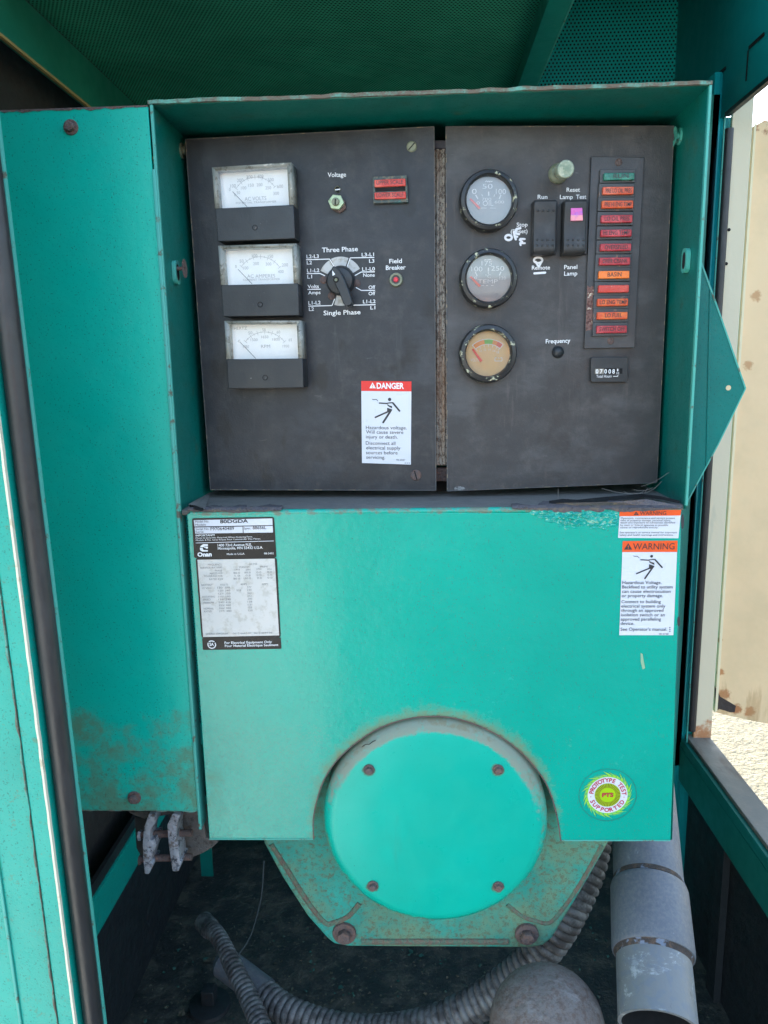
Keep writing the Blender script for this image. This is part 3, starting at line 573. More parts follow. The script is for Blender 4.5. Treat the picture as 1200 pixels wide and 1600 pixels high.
# ================================================================== INSTRUMENT DOORS
def seal_panel(th, pl, q, m, thick=.003):
    pn = part('door_panel', bev(slab(pl, q, 0, -thick), .0006), m, th)
    part('panel_edge', join(*[stroke(pl, [q[i], q[(i + 1) % 4]], 1.5, .0004 + .00005 * i, False) for i in range(4)]), mt_panE, th); return pn
def rot2(px, py, cx, cy, a): c, s_ = cos(a), sin(a); x, y = px - cx, py - cy; return cx + c * x - s_ * y, cy + s_ * x + c * y
ld = thing('instrument_door', 'black instrument door with three white rectangular meters and a rotary selector knob', 'instrument panel', DL.hit(490, 766), 'instrument doors of the control box')
seal_panel(ld, DL, [(290, 218), (678, 198), (681, 766), (329, 765)], mt_panL)
wt = .0006
# --- rectangular meters
gl_met = glass('meter_window', (.99, .99, .99, 1), .05, (.8, .8, .8, 1), 1.45)
mt_rim = material('yellowed_clear_rim', C(150, 150, 142), .35, layers=[dict(s=160, det=8, rg=.7, lo=.5, hi=.62, col=C(92, 86, 74), amt=.7), dict(s=90, det=5, lo=.6, hi=.66, col=C(205, 200, 188), amt=.8)])
def meter(q, split, cardq, texts, arc, needle, screwp, label):
    """q = front face TL TR BR BL"""
    HW = .024
    (TL, TR, BR, BL) = q; sl = (TL[0] + (BL[0] - TL[0]) * split, TL[1] + (BL[1] - TL[1]) * split); sr = (TR[0] + (BR[0] - TR[0]) * split, TR[1] + (BR[1] - TR[1]) * split)
    m_ = part('meter', bev(slab(DL, [sl, sr, BR, BL], HW + .001, .0), .0008), mt_blk, ld, label=label)
    inn = quadmap([TL, TR, sr, sl], [(.055, .09), (.945, .09), (.945, 1.0), (.055, 1.0)])
    rim = join(*[slab(DL, pts, HW, .0) for pts in ([TL, TR, inn[1], inn[0]], [TL, inn[0], inn[3], sl], [inn[1], TR, sr, inn[2]])])
    part('rim', rim, mt_rim, m_)
    part('scale_card', sheet(DL, cardq, .0125), mt_card, m_)
    part('window', sheet(DL, inn, HW - .0006), gl_met, m_)
    part('lettering', join(*[txt(DL, s, x0, y0, x1, y1, c, .0128, .0) for s, x0, y0, x1, y1, c in texts]), mt_inkf, m_)
    cx, cy, r0, r1, a0, a1 = arc; g = [arcband(DL, cx, cy, r0, r0 + .6, a0, a1, .0128, 24)]
    for i in range(13):
        a = a0 + (a1 - a0) * i / 12; g.append(arcband(DL, cx, cy, r0 - (3 if i % 2 == 0 else 1), r0 + (3.5 if i % 2 == 0 else 2), a - .4, a + .4, .01285, 1))
    part('scale_arc', join(*g), mt_inkf, m_)
    part('needle', stroke(DL, needle, .7, .0150, False), mt_ink, m_)
    fix('screw', mesh('screw', join(lathe_local([(1, .06), (.75, .08), (.72, -.5)], 20)), mt_black), DL, *screwp, 4.2, m_, HW + .001)
    part('screw_slot', stroke(DL, [(screwp[0] - .3, screwp[1] + 1.5), (screwp[0] + 2, screwp[1] - 1)], 1.6, HW + .0016, False), mt_hou, m_)
    return m_
P1 = lambda x, y: (320 + x * .13333, 240 + y * .13333)
def T1(s, xa, xb, yb, dy, cap): a = P1(xa, yb); b_ = P1(xb, yb + dy); return (s, a[0], a[1], b_[0], b_[1], cap)
meter([(331, 261.5), (455, 253.7), (461.3, 372.7), (340, 377.3)], .555, [(338.5, 267), (452, 261.5), (457.5, 322), (343, 325.5)],
    [T1('100', 300, 365, 400, -5, 4.6), T1('200', 378, 452, 335, -5, 4.6), T1('300', 488, 560, 295, -4, 4.6), T1('400', 615, 688, 290, -4, 4.6), T1('500', 740, 808, 328, -4, 4.6), T1('600', 848, 918, 405, -4, 4.6), T1('0', 285, 303, 440, 0, 4.4),
     T1('50', 375, 415, 478, -3, 4.2), T1('100', 425, 487, 422, -3, 4.2), T1('150', 510, 575, 390, -3, 4.2), T1('200', 608, 677, 385, -3, 4.2), T1('250', 710, 778, 420, -3, 4.2), T1('300', 802, 870, 485, -3, 4.2), T1('0', 345, 365, 500, 0, 4), T1('AC VOLTS', 468, 722, 555, -12, 5.2), T1('POTENTIAL TRANSFORMER', 365, 840, 592, -20, 2.6)],
    (400.2, 318, 37.5, 0, -53, 53), [P1(325, 445), P1(495, 622)], P1(588, 868), 'AC volts meter, topmost of the three')
P2 = lambda x, y: (330 + x * .15625, 370 + y * .15625)
def T2(s, xa, xb, yb, dy, cap): a = P2(xa, yb); b_ = P2(xb, yb + dy); return (s, a[0], a[1], b_[0], b_[1], cap)
meter([(340.8, 384), (462.8, 380.4), (467.6, 492.7), (348.8, 494.8)], .555, [(349, 390), (459.5, 386.8), (463.5, 444), (353, 446.5)],
    [T2('0', 240, 256, 312, 0, 4.2), T2('50', 285, 325, 260, -2, 4.4), T2('100', 408, 462, 206, -2, 4.4), T2('150', 568, 620, 212, -2, 4.4), T2('200', 708, 768, 298, -2, 4.4), T2('100', 320, 372, 328, -2, 4.2), T2('200', 420, 478, 284, -2, 4.2), T2('300', 545, 602, 288, -2, 4.2), T2('400', 668, 725, 364, -2, 4.2), T2('AC AMPERES', 360, 640, 412, -5, 4.8), T2('CURRENT TRANSFORMER', 318, 688, 440, -8, 2.6)],
    (407, 441, 37, 0, -50, 56), [P2(268, 325), P2(410, 472)], P2(490, 678), 'AC amperes meter, middle of the three')
meter([(350.6, 501.3), (470, 500.8), (474.6, 605.6), (356.6, 607.6)], .565, [(356.9, 507.5), (467, 505.4), (470, 560.5), (360, 562)],
    [T2('HERTZ', 228, 358, 932, -4, 4.4), T2('45', 265, 292, 1058, 0, 4), T2('50', 372, 412, 976, -2, 4), T2('55', 512, 546, 944, -2, 4), T2('60', 655, 690, 968, -2, 4), T2('65', 775, 808, 1046, -2, 4), T2('1350', 320, 378, 1112, -2, 3.8), T2('1500', 395, 465, 1044, -2, 3.8), T2('1650', 502, 572, 1016, -2, 3.8), T2('1800', 612, 688, 1040, -2, 3.8), T2('1950', 715, 780, 1108, -2, 3.8), T2('RPM', 500, 590, 1112, -3, 4.4)],
    (414.5, 560, 39, 0, -49, 52), [P2(290, 1055), P2(445, 1216)], P2(540, 1408), 'hertz meter, lowest of the three')
# --- printed lettering of the door
tx = []
for a in (('Voltage', 512.2, 276.8, 540.7, 275.9, 6), ('Three Phase', 503.2, 394.3, 559.2, 392.3, 6.4), ('L2-L3', 479, 403.6, 498.2, 402.9, 4.8), ('L2', 479.5, 413.2, 487.4, 412.8, 4.8), ('L1-L2', 479.8, 425.6, 499, 424.9, 4.8), ('L1', 480.3, 435.2, 487.7, 434.8, 4.8),
          ('Volts', 480.8, 450.5, 498.2, 449.9, 4.8), ('Amps', 481.6, 459.9, 500.8, 459.3, 4.6), ('L1-L2', 482, 476.1, 501, 475.4, 4.8), ('L2', 482.8, 485.8, 490.6, 485.4, 4.8), ('L3-L1', 565.2, 400.7, 584.4, 400.1, 4.8), ('L3', 576.8, 410.5, 584.9, 410.2, 4.8),
          ('L1-L0', 566, 423.2, 585.8, 422.6, 4.8), ('None', 567.5, 432.6, 585.6, 432.1, 4.8), ('Off', 576, 451.7, 586.3, 451.3, 4.8), ('Off', 576, 461.4, 586.3, 461, 4.8), ('L1-L2', 567.2, 474, 586.8, 473.4, 4.8), ('L1', 578.8, 483.5, 586.4, 483.2, 4.8), ('Single Phase', 505.7, 492.6, 563.3, 490.8, 6.3),
          ('Field', 608.3, 411.5, 628, 410.8, 6), ('Breaker', 603, 421.7, 633.8, 420.7, 6)):
    tx.append(txt(DL, a[0], a[1], a[2], a[3], a[4], a[5], wt, .012))
for l in ([(478.2, 405.8), (515, 404.8), (521.7, 416)], [(479.3, 427.6), (500, 427.2), (508, 431)], [(480.5, 452.3), (501.2, 451.8)], [(481.7, 478.4), (518.7, 477.4), (523, 467)], [(584.8, 402.2), (547.3, 402.9), (542.6, 416)], [(585.5, 424.7), (564.5, 425), (554.5, 430.6)], [(586, 453.6), (564.5, 453.8), (556, 449)], [(586.7, 476), (549.2, 477)]):
    tx.append(stroke(DL, l, 1.35, wt, False))
part('lettering', join(*tx), mt_wht, ld)
# --- rotary selector
sel = part('selector_switch', bev(lathe(DL, 531.5, 439, [(.01, .010), (19, .010), (21.5, .007), (22, .0)], .005, 40), .0005), mt_blk, ld)
grey = material('dial_ring', G(.50, (1, 1, .97)), .5, layers=[dict(s=140, det=7, lo=.5, hi=.65, col=C(150, 144, 128), amt=.7)])
part('dial_ring', join(arcband(DL, 532.3, 438, 22, 34.5, -64, -29, wt), arcband(DL, 532.3, 438, 22, 35, -24, 22, wt), arcband(DL, 532.3, 438, 22, 34.5, 27, 62, wt), arcband(DL, 532.3, 438, 22, 38, 170, 197, wt)), grey, sel)
bar = [(518.6, 417.5), (521.5, 415.6), (525, 417), (532, 425), (538, 437), (544, 452), (549.5, 469), (550, 474), (547.5, 477.5), (540, 478.5), (536, 474), (530, 458), (524, 446), (520, 434), (517.6, 424)]
part('pointer_bar', bev(slab(DL, bar, .026, .009), .0016, 3), mt_blk, sel)
part('pointer_mark', sheet(DL, [(519, 422), (523.8, 428.6), (519.6, 431.2)], .0264), mt_wht, sel)
part('cap_screw', lathe(DL, 525, 437, [(.01, .0266), (2.2, .0268), (2.4, .0262)], .0265, 16), mt_zinc, sel)
part('screw_recess', disc(DL, 525, 437, 4.6, .02625), mt_black, sel)
for a in ((505.5, 437.5), (557.8, 442.5), (518, 462.5)): fix('screw', ME_scr, DL, *a, 5.8, sel, rot=.5)
# --- field breaker button
fb = part('field_breaker', lathe(DL, 618.7, 437, [(6, .003), (7, .005), (9.5, .005), (10.8, .002), (10.8, 0)], .003, 36), mt_zinc, ld)
part('button_ring', lathe(DL, 618.7, 437, [(.01, .0034), (7.2, .0034), (7.2, .0)], .003, 30), mt_hou, fb); part('button', lathe(DL, 618.5, 436.8, [(.01, .006), (3, .006), (4, .0045), (4, .003)], .0045, 24), material('button_red', C(220, 50, 66), .4), fb)
# --- voltage adjuster
va = part('voltage_adjuster', bev(slab(DL, [(524.8 + 12.6 * cos(a * pi / 3 + .12) , 315.3 + 12.6 * sin(a * pi / 3 + .12)) for a in range(6)], .010, .004), .0008), material('pale_zinc_nut', C(178, 196, 160), .45, .2, layers=[dict(s=150, lo=.55, hi=.66, col=C(120, 140, 100), amt=.7)]), ld)
part('washer', bev(slab(DL, [(529 + 12.4 * cos(a * pi / 3 + .4), 320.4 + 12.4 * sin(a * pi / 3 + .4)) for a in range(6)], .004, .0), .0006), mt_rust, va)
part('slotted_shaft', lathe(DL, 524, 315, [(.01, .0135), (5.2, .0132), (6, .012), (6, .009)], .012, 24), mt_zinc, va); part('slot', stroke(DL, [(524, 310.5), (523.6, 319.5)], 1.8, .0139, False), mt_black, va)
pt = part('pilot_screw', lathe(DL, 527.5, 296.2, [(4.0, .0004), (4.8, .0012), (4.8, 0)], 0, 24), mt_zinc, ld); part('slot', disc(DL, 527.5, 296.2, 3.9, .0006), mt_black, pt); part('screw_blade', stroke(DL, [(523.8, 296.5), (531.3, 295.8)], 1.7, .0009, False), mt_wht, pt)
# --- scale lamps
sl_ = part('scale_lamps', bev(slab(DL, [(581.6, 276), (635.5, 273.6), (637.8, 315.6), (583, 317.6)], .006, 0), .0008), material('verdigris_frame', C(76, 86, 84), .6, bump=((200, 2),), layers=[dict(s=120, det=8, rg=.7, lo=.5, hi=.6, col=C(130, 120, 100), amt=.7), dict(s=60, lo=.55, hi=.66, col=C(60, 140, 140), amt=.6)]), ld)
for qd, t_ in (([(584.8, 281), (633.4, 278.6), (634, 290.4), (585.2, 292.4)], ('UPPER SCALE', 588.3, 288.6, 629.6, 287, 5.4)), ([(584.8, 300.8), (634, 299), (634.6, 310), (585.4, 311.4)], ('LOWER SCALE', 588.3, 308.2, 630.4, 307, 5.4))):
    ln = part('lens', bev(slab(DL, qd, .0085, .005), .0008), mt_lamp['scarlet'], sl_); 
    part('lens_text', txt(DL, *t_, .0088, .0), mt_ink, sl_)
part('lamp_gap', slab(DL, [(586, 293.6), (633, 291.8), (633.4, 297.8), (586.4, 299.4)], .0064, .005), mt_black, sl_)
# --- door screws
fix('screw', ME_slot, DL, 643.4, 229.2, 8.2, ld, rot=.8, extra=ME_slotcut); fix('screw', ME_slotr, DL, 649.8, 742.5, 8.6, ld, rot=-1.3, extra=ME_slotcut)
# --- danger label
def figure(pl, f, w, k):                       # electric shock pictogram; f maps picture units to pixels, k pixels per unit
    s = lambda pts, wd: stroke(pl, [f(*p) for p in pts], wd * k, w)
    return join(disc(pl, *f(470, 353), 21 * k, w, 16), s([(342, 398), (440, 404)], 16), s([(440, 400), (505, 392)], 14), s([(512, 398), (593, 496)], 22),
        sheet(pl, [f(x, y) for x, y in ((440, 410), (468, 428), (500, 436), (503, 464), (472, 450), (444, 432))], w), sheet(pl, [f(x, y) for x, y in ((440, 456), (503, 478), (500, 492), (478, 516), (446, 512), (438, 496))], w),
        s([(462, 500), (292, 577)], 20), s([(482, 498), (390, 640)], 24), s([(255, 350), (278, 356), (303, 351), (322, 372)], 7))
PD = lambda x, y: (550 + x * .125, 580 + y * .125)
dl = part('danger_label', sheet(DL, [(564.4, 595.2), (642.8, 596), (642, 725.9), (565.6, 723.4)], .0007), mt_lab, ld)
part('red_band', sheet(DL, [(564.4, 595.2), (642.8, 596), (642.7, 611.6), (564.6, 610.8)], .0010), mt_red, dl)
def tri(pl, a, b_, c, w, m1, m2, par):
    part('alert_triangle', sheet(pl, [a, b_, c], w), m1, par); cx = a[0]; h = c[1] - a[1]
    part('alert_mark', join(stroke(pl, [(cx, a[1] + h * .35), (cx, a[1] + h * .68)], h * .12, w + .0002, False), disc(pl, cx, a[1] + h * .85, h * .07, w + .0002, 8)), m2, par)
tri(DL, (582.2, 597.4), (577.2, 606.6), (587.2, 606.7), .0012, mt_wht, mt_red, dl)
part('band_text', txt(DL, 'DANGER', 588.6, 607, 631.2, 607.4, 8.0, .0012, .03), mt_wht, dl)
part('pictogram', figure(DL, PD, .0010, .125), mt_ink, dl)
part('lettering', join(*[txt(DL, s, *PD(xa, y), *PD(xb, y + 4), 4.9, .0010, .0) for s, xa, xb, y in (('Hazardous voltage.', 174, 685, 724), ('Will cause severe', 176, 642, 780), ('injury or death.', 174, 572, 840), ('Disconnect all', 173, 543, 918), ('electrical supply', 178, 605, 977), ('sources before', 175, 570, 1037), ('servicing.', 178, 415, 1094))] + [txt(DL, '98-5587', *PD(553, 1118), *PD(665, 1119), 2.2, .0010, 0)] + [disc(DL, *PD(x, 1148), .8, .0010, 8) for x in (665, 690, 714)]), mt_ink, dl)

# ================================================================== RIGHT DOOR
rd = thing('instrument_door', 'dark grey instrument door with three round gauges, two rocker switches and a column of warning lamps', 'instrument panel', DR.hit(860, 764), 'instrument doors of the control box')
seal_panel(rd, DR, [(697, 198), (1053, 197), (1026, 754), (699, 767)], mt_panR)
gl_g = glass('gauge_glass', (1, 1, 1, 1), .08, (.72, .74, .76, 1), 1.75, .03)
mt_dial = material('dial_sky_haze', G(.34, (.97, 1, 1.04)), .5); mt_dialw = material('dial_print', G(.85), .5)  # dial grey has the sky's reflection painted in; the dials themselves are dark
mt_ndl = material('needle_orange', C(240, 70, 40), .5)
def gauge(cx, cy, r, fcx, fcy, fr, label, prints, needle, dialm=None, extra=()):
    H = .013
    g = part('gauge', lathe(DR, cx, cy, [(fr + .3, H - .006), (fr + 1.2, H - .001), (fr + 3.2, H + .001), (r - 2.2, H), (r - .4, H - .0025), (r, H - .005), (r, 0)], H, 56), mt_bez, rd, label=label)
    part('dial', disc(DR, fcx, fcy, fr + .6, .0035), dialm or mt_dial, g)
    part('glass', disc(DR, fcx, fcy, fr + .6, .0075), gl_g, g)
    part('dial_print', join(*prints), mt_dialw, g)
    for nm, gg, mm in extra: part(nm, gg, mm, g)
    part('needle', bev(join(slab(DR, [(needle[0][0] - 1.3, needle[0][1] + .9), (needle[0][0] + 1.0, needle[0][1] - 1.0), (needle[1][0] + 1.6, needle[1][1] - 1.2), (needle[1][0] - 1.6, needle[1][1] + 1.3)], .0055, .0046)), .0002, 1), mt_ndl, g)
    return g
wd_ = .0038
PG = lambda x, y: (700 + x * .116667, 240 + y * .116667)
pr = [txt(DR, s, *PG(xa, y), *PG(xb, y), c, wd_, b_) for s, xa, xb, y, c, b_ in (('50', 460, 598, 470, 6.6, 0), ('0', 320, 384, 541, 7.2, 0), ('100', 640, 775, 543, 7.2, 0), ('OIL', 465, 607, 700, 7.2, 0), ('700', 452, 580, 630, 4.0, 0), ('600', 625, 750, 667, 4.0, 0), ('0', 382, 425, 681, 4.2, 0))]
pr += [stroke(DR, [PG(*a), PG(*b_)], wd, wd_, False) for a, b_, wd in (((370, 552), (400, 608), 2), ((545, 508), (545, 566), 2), ((710, 552), (685, 608), 2), ((452, 545), (462, 572), 1), ((625, 545), (615, 580), 1), ((500, 380), (520, 362), 1.4), ((525, 380), (545, 366), 1.4), ((550, 380), (570, 368), 1.4), ((575, 378), (596, 368), 1.2), ((440, 728), (520, 730), .7), ((560, 728), (640, 731), .7))]
gauge(764.6, 312, 46.2, 765.3, 312, 35.8, 'oil pressure gauge, topmost', pr, (PG(298, 602), PG(425, 735)))
PH = lambda x, y: (700 + x * .15625, 370 + y * .15625)
pr = [txt(DR, s, *PH(xa, y), *PH(xb, y), c, wd_, b_) for s, xa, xb, y, c, b_ in (('175', 335, 440, 288, 6.6, 0), ('100', 232, 345, 345, 6.6, 0), ('250', 430, 562, 339, 6.6, 0), ('TEMP', 297, 497, 465, 5.6, 0), ('°C', 372, 428, 412, 5, 0), ('0', 264, 290, 424, 3.8, 0), ('120', 515, 580, 427, 4.2, 0))]
pr += [stroke(DR, [PH(*a), PH(*b_)], wd, wd_, False) for a, b_, wd in (((272, 350), (292, 394), 1.8), ((403, 308), (403, 346), 1.6), ((403, 354), (403, 372), 1.2), ((531, 348), (513, 386), 1.8), ((360, 234), (385, 226), 1.4), ((390, 232), (430, 226), 1.2), ((330, 487), (360, 488), .8), ((380, 488), (400, 488), .8), ((430, 487), (455, 488), .8))]
gauge(764.2, 434.5, 45.4, 764.7, 434.5, 35.0, 'coolant temperature gauge, middle', pr, (PH(226, 398), PH(320, 496)))
pr = [txt(DR, s, *PH(xa, y), *PH(xb, y), c, wd_, b_) for s, xa, xb, y, c, b_ in (('VOLTS', 226, 308, 1246, 4, 0), ('10', 316, 338, 1152, 3.2, 0), ('12', 360, 381, 1140, 3.2, 0), ('14', 404, 427, 1138, 3.2, 0), ('16', 448, 474, 1150, 3.2, 0), ('18', 486, 510, 1166, 3.2, 0))]
pr += [arcband(DR, 762, 568, 36.6, 37.6, -41, 40, wd_ + .0001, 20), arcband(DR, 762, 568, 29, 30, -41, 40, wd_ + .0001, 20)] + [arcband(DR, 762, 568, 25.5, 30, a - .9, a + .9, wd_ + .0001, 1) for a in (-40, -26, -12, 2, 16, 30, 39)] + [arcband(DR, 762, 568, 29, 37, a - .9, a + .9, wd_ + .0001, 1) for a in (-40, 40)]
pr += [stroke(DR, [PH(*p) for p in l], 1.1, wd_, False) for l in ([(470, 1210), (468, 1242), (540, 1242), (540, 1210), (524, 1210)], [(470, 1210), (486, 1210)], [(500, 1212), (512, 1212)], [(482, 1204), (482, 1212)], [(528, 1204), (528, 1212)])]
oc = material('arc_orange', C(236, 150, 60), .5); ogr = material('arc_green', C(120, 190, 70), .5); ord_ = material('arc_red', C(228, 96, 52), .5)
gauge(763.3, 552.5, 45.2, 762.8, 552.8, 34.2, 'battery volts gauge, lowest', pr, (PH(247, 1122), PH(335, 1246)), material('dial_tan_reflection', C(232, 196, 134), .5),  # tan dial colour paints in the orange and cream reflection
      extra=[('orange_arc', arcband(DR, 762, 568, 30, 36.6, -40, -9, wd_), oc), ('green_arc', arcband(DR, 762, 568, 30, 36.6, -9, 13, wd_), ogr), ('orange_arc', arcband(DR, 762, 568, 30, 36.6, 13, 25, wd_), oc), ('red_arc', arcband(DR, 762, 568, 30, 36.6, 25, 40, wd_), ord_)])
# --- lettering
tx = [txt(DR, *a, wt, .012) for a in (('Run', 840, 310.9, 855.3, 310.7, 5.7), ('Reset', 885.2, 299.8, 906.2, 299.4, 5.7), ('Lamp', 874.8, 311, 895, 310.8, 5.7), ('Test', 900, 310.8, 916, 310.4, 5.7), ('Stop', 807.3, 354.2, 824.4, 353.8, 5.5), ('(Reset)', 798, 364.6, 824.3, 364.2, 5.5),
    ('Remote', 831, 421.5, 859.3, 420.9, 5.7), ('Panel', 881.4, 420.5, 902, 420, 5.7), ('Lamp', 881.4, 430.7, 902, 430.1, 5.7), ('Frequency', 852.7, 536.6, 891, 535.2, 6))]
part('lettering', join(*tx), mt_wht, rd)
ring_ = lambda cx, cy, rx, ry, n=14: [(cx + rx * cos(2 * pi * i / n), cy + ry * sin(2 * pi * i / n)) for i in range(n + 1)]
part('paint_scrawl', join(stroke(DR, ring_(794.6, 371.2, 5.2, 4.0), 3.6, .0011, dz=.00008), stroke(DR, [(813, 356.5), (807, 358), (806, 361), (803, 363), (804, 369), (806, 374)], 3.6, .0013, dz=.00008), stroke(DR, [(803, 364), (811, 366)], 3.4, .0012, dz=.00008), stroke(DR, [(804, 369), (808, 370)], 3.4, .0012, dz=.00008),
    stroke(DR, [(820, 373.5), (813, 373.2), (812, 375), (816, 377.5), (812.5, 380), (820, 380)], 3.0, .0011, dz=.00008), stroke(DR, [(812.5, 380), (813.5, 383)], 3, .0012)), mt_paint, rd)
part('paint_mark', join(stroke(DR, ring_(840.8, 406.6, 6.6, 4.4), 3.4, .0011, dz=.00008), stroke(DR, [(837, 409), (841, 416), (842.5, 416), (846, 409)], 3.2, .0012, dz=.00008), stroke(DR, [(835, 427.2), (851.8, 426)], 3.4, .0011)), mt_paint, rd)
# --- push knob
pk = part('push_knob', lathe(DR, 872, 271.5, [(8, .006), (11, .0062), (14.5, .004), (15.5, .002), (15.5, 0)], 0, 32), mt_zinc, rd)
a, b_ = DR.hit(873.5, 270.5, .004), DR.hit(884.4, 264, .036); rr = DR.m(884, 264, 13.4, .036); ax = (b_ - a)
part('knob_head', bev(tube([a + ax * .55, b_ - ax * .04, b_], [rr, rr, rr * .93], 36), .0006), mt_knob, pk); part('knob_stem', tube([a, a + ax * .56], rr * .62, 24), material('dark_stem', C(40, 44, 40), .5, .3), pk)
# --- rocker switches
def rocker(xa, xb, yt, yb, shift, label, dots_y, win=None):
    H = .0185; ul, vt = DR.uv(xa, yt, H); ur, _ = DR.uv(xb, yt, H); _, vb = DR.uv((xa + xb) / 2, yb, H); L_ = vt - vb
    prof = [(0, .0), (.0, .6), (.012, .80), (.035, .93), (.07, .99), (.13, 1.0), (.22, .965), (.36, .89), (.50, .86), (.64, .88), (.78, .95), (.88, 1.0), (.95, .985), (.985, .88), (1.0, .68), (1.0, .0)]
    f = [DR.at(ul, vb + t * L_, h * H) for t, h in prof]; s = part('rocker_switch', bev(prism(f, DR.u * (ur - ul)), .0016, 3, 50), mt_rock, rd, label=label)
    part('surround', bev(slab(DR, [(xa + 2, yt + 2), (xb + 1, yt + 2), (xb - 1, yb + 1), (xa - 1, yb + 1)], .004, 0), .001), mt_blk, s)
    hh = lambda t: next(h0 + (h1 - h0) * (t - t0) / (t1 - t0) for (t0, h0), (t1, h1) in zip(prof[1:-1], prof[2:]) if t0 <= t <= t1) * H
    ds = []
    for y in dots_y:
        t = (yb - y) / (yb - yt); h = hh(t)
        for k in range(4): x = (xa + xb) / 2 + shift * (1 - t) + (k - 1.5) * 8.2; ds.append(xf(lathe_local([(.0001, .0011), (.0009, .0008), (.0014, .0001), (.0014, -.001)], 12), DR.mat(DR.hit(x, y, h - .0001))))
    part('grip_dots', join(*ds), mt_rock, s)
    if win:
        wq, = [win]; t = (yb - 335) / (yb - yt); part('window', bev(slab(DR, wq, hh(t) + .0016, .012), .0005), material('violet_lens', C(206, 90, 170), .3, layers=[dict(s=200, lo=.4, hi=.6, col=C(150, 90, 190), amt=.8, zr=(.172, .165), k=.5), dict(s=90, det=3, lo=.3, hi=.6, col=C(240, 160, 150), amt=.8, zr=(.1655, .162), k=.5)]), s)
    return s
rocker(835, 870.5, 311, 396.5, -1.5, 'run and remote rocker switch', (329, 375, 383.5))
rocker(882.9, 918.5, 311, 396.5, -1.5, 'panel lamp rocker switch with small violet window', (375, 383.5), [(892.2, 325), (910, 324.6), (911.2, 344.6), (892, 345)])
# --- lamp column
lc = part('lamp_column', bev(slab(DR, [(924, 244.4), (1007, 245.6), (991.6, 543.2), (913, 544.6)], .0035, 0), .0006), material('lamp_plate', G(.040, (.95, 1, 1.06)), .42, bump=((300, .3),), layers=[dict(s=30, det=8, lo=.45, hi=.8, col=G(.12), amt=.4), dict(s=120, det=7, lo=.68, hi=.71, col=C(140, 110, 92), amt=.8)]), rd)
part('bare_patch', sheet(DR, [(917.6, 446), (922, 449), (924, 446.5), (929, 447), (928.6, 480), (926.6, 512), (924, 515), (915, 517)], .0038), material('flaked_patch', C(128, 98, 90), .9, bump=((300, 4),), layers=[dict(s=260, det=6, lo=.5, hi=.58, col=C(90, 60, 56), amt=.9), dict(s=190, det=6, lo=.62, hi=.66, col=C(200, 186, 168), amt=.9)]), lc)
rows = [(944.2, 991.9, 270, 281, 'green', 'RUN', 958.5, 982, 278.4), (942.3, 990.5, 291.8, 303.6, 'salmon', 'PRE LO OIL PRES', 946.5, 987, 301.2), (941.2, 990, 313.4, 325, 'orange', 'PRE HI ENG TEMP', 945, 987, 322.6), (940, 988.8, 336, 347.6, 'red', 'LO OIL PRES', 944.8, 983.5, 344.8), (939.2, 987.5, 358.8, 369.6, 'red', 'HI ENG TEMP', 943, 983.5, 367),
    (938.5, 986.7, 380.8, 391.8, 'red', 'OVERSPEED', 945, 981, 389.4), (937, 985, 402.4, 414, 'red', 'OVER CRANK', 941.6, 980.5, 411), (936, 984, 423.4, 435, 'amber', 'BASIN', 949.3, 971, 432.2), (935.5, 983.2, 445.6, 457, 'scarlet', '', 0, 0, 0), (934, 982, 466.8, 478, 'orange', 'LO ENG TEMP', 937.2, 979.5, 475.4), (933.6, 981, 487.8, 498.8, 'orange', 'LO FUEL', 945.5, 972, 496), (933, 980, 509, 520.4, 'red', 'SWITCH OFF', 936.6, 976.5, 517.4)]
for i, (a, b_, t0, t1, k, s, ta, tb, ty) in enumerate(rows):
    sk = -.9
    h = part('lamp', bev(slab(DR, [(a - 6.2, t0 - 5.2), (b_ + 1.6, t0 - 5.6), (b_ + 1.6 + sk, t1 + 4.2), (a - 6.2 + sk, t1 + 4.8)], .0068, .002), .0006), mt_hou, lc)
    part('lens', bev(slab(DR, [(a, t0), (b_, t0 - .5), (b_ + sk * .5, t1 - .3), (a + sk * .5, t1 + .3)], .0105, .005), .0008), mt_lamp[k], h)
    if s: part('lens_text', txt(DR, s, ta, ty, tb, ty - .5, 5.8 if s != 'RUN' else 6.2, .0108, .006), mt_ink, h)
fix('screw', ME_scr, DR, 966.5, 253.6, 5.6, lc, .0035); fix('screw', ME_scr, DR, 954.2, 532.8, 5.4, lc, .0035, rot=.4)
part('frequency_button', lathe(DR, 871.6, 550.2, [(.01, .0065), (3, .0062), (6, .005), (8.6, .0025), (9.6, 0)], 0, 32), mt_blk, rd)
# --- hour meter
hm = part('hour_meter', bev(slab(DR, rrect(923.5, 558, 981.6, 597.3, 3.5), .006, 0), .0008), mt_rock, rd)
part('counter_window', sheet(DR, [(929, 575.7), (962.2, 575.2), (962, 584.4), (929, 584.8)], .0063), mt_black, hm)
part('pale_wheels', sheet(DR, [(929.6, 576.2), (943.8, 576), (943.6, 584.2), (929.4, 584.4)], .0064), material('wheel_grey', C(130, 124, 112), .5), hm)
part('digits', join(*[txt(DR, c, x, 583.6, x + 4, 583.5, 6, .0066, .02) for c, x in zip('07008', (930.8, 937.4, 944.2, 950.6, 956.6))] + [txt(DR, 'Total Hours', 931.8, 590.2, 955.4, 589.8, 4, .0064, 0)] + [txt(DR, '1', 964.2, 580, 966, 580, 3.4, .0064, 0), txt(DR, '10', 963.4, 584.8, 967.2, 584.7, 3, .0064, 0), stroke(DR, [(958, 588), (965.4, 588), (965.4, 585.8)], .8, .0064, False)]), mt_wht, hm)
part('tenths_window', sheet(DR, [(968.4, 575.6), (972.6, 575.5), (972.5, 584), (968.3, 584.1)], .0063), mt_black, hm)
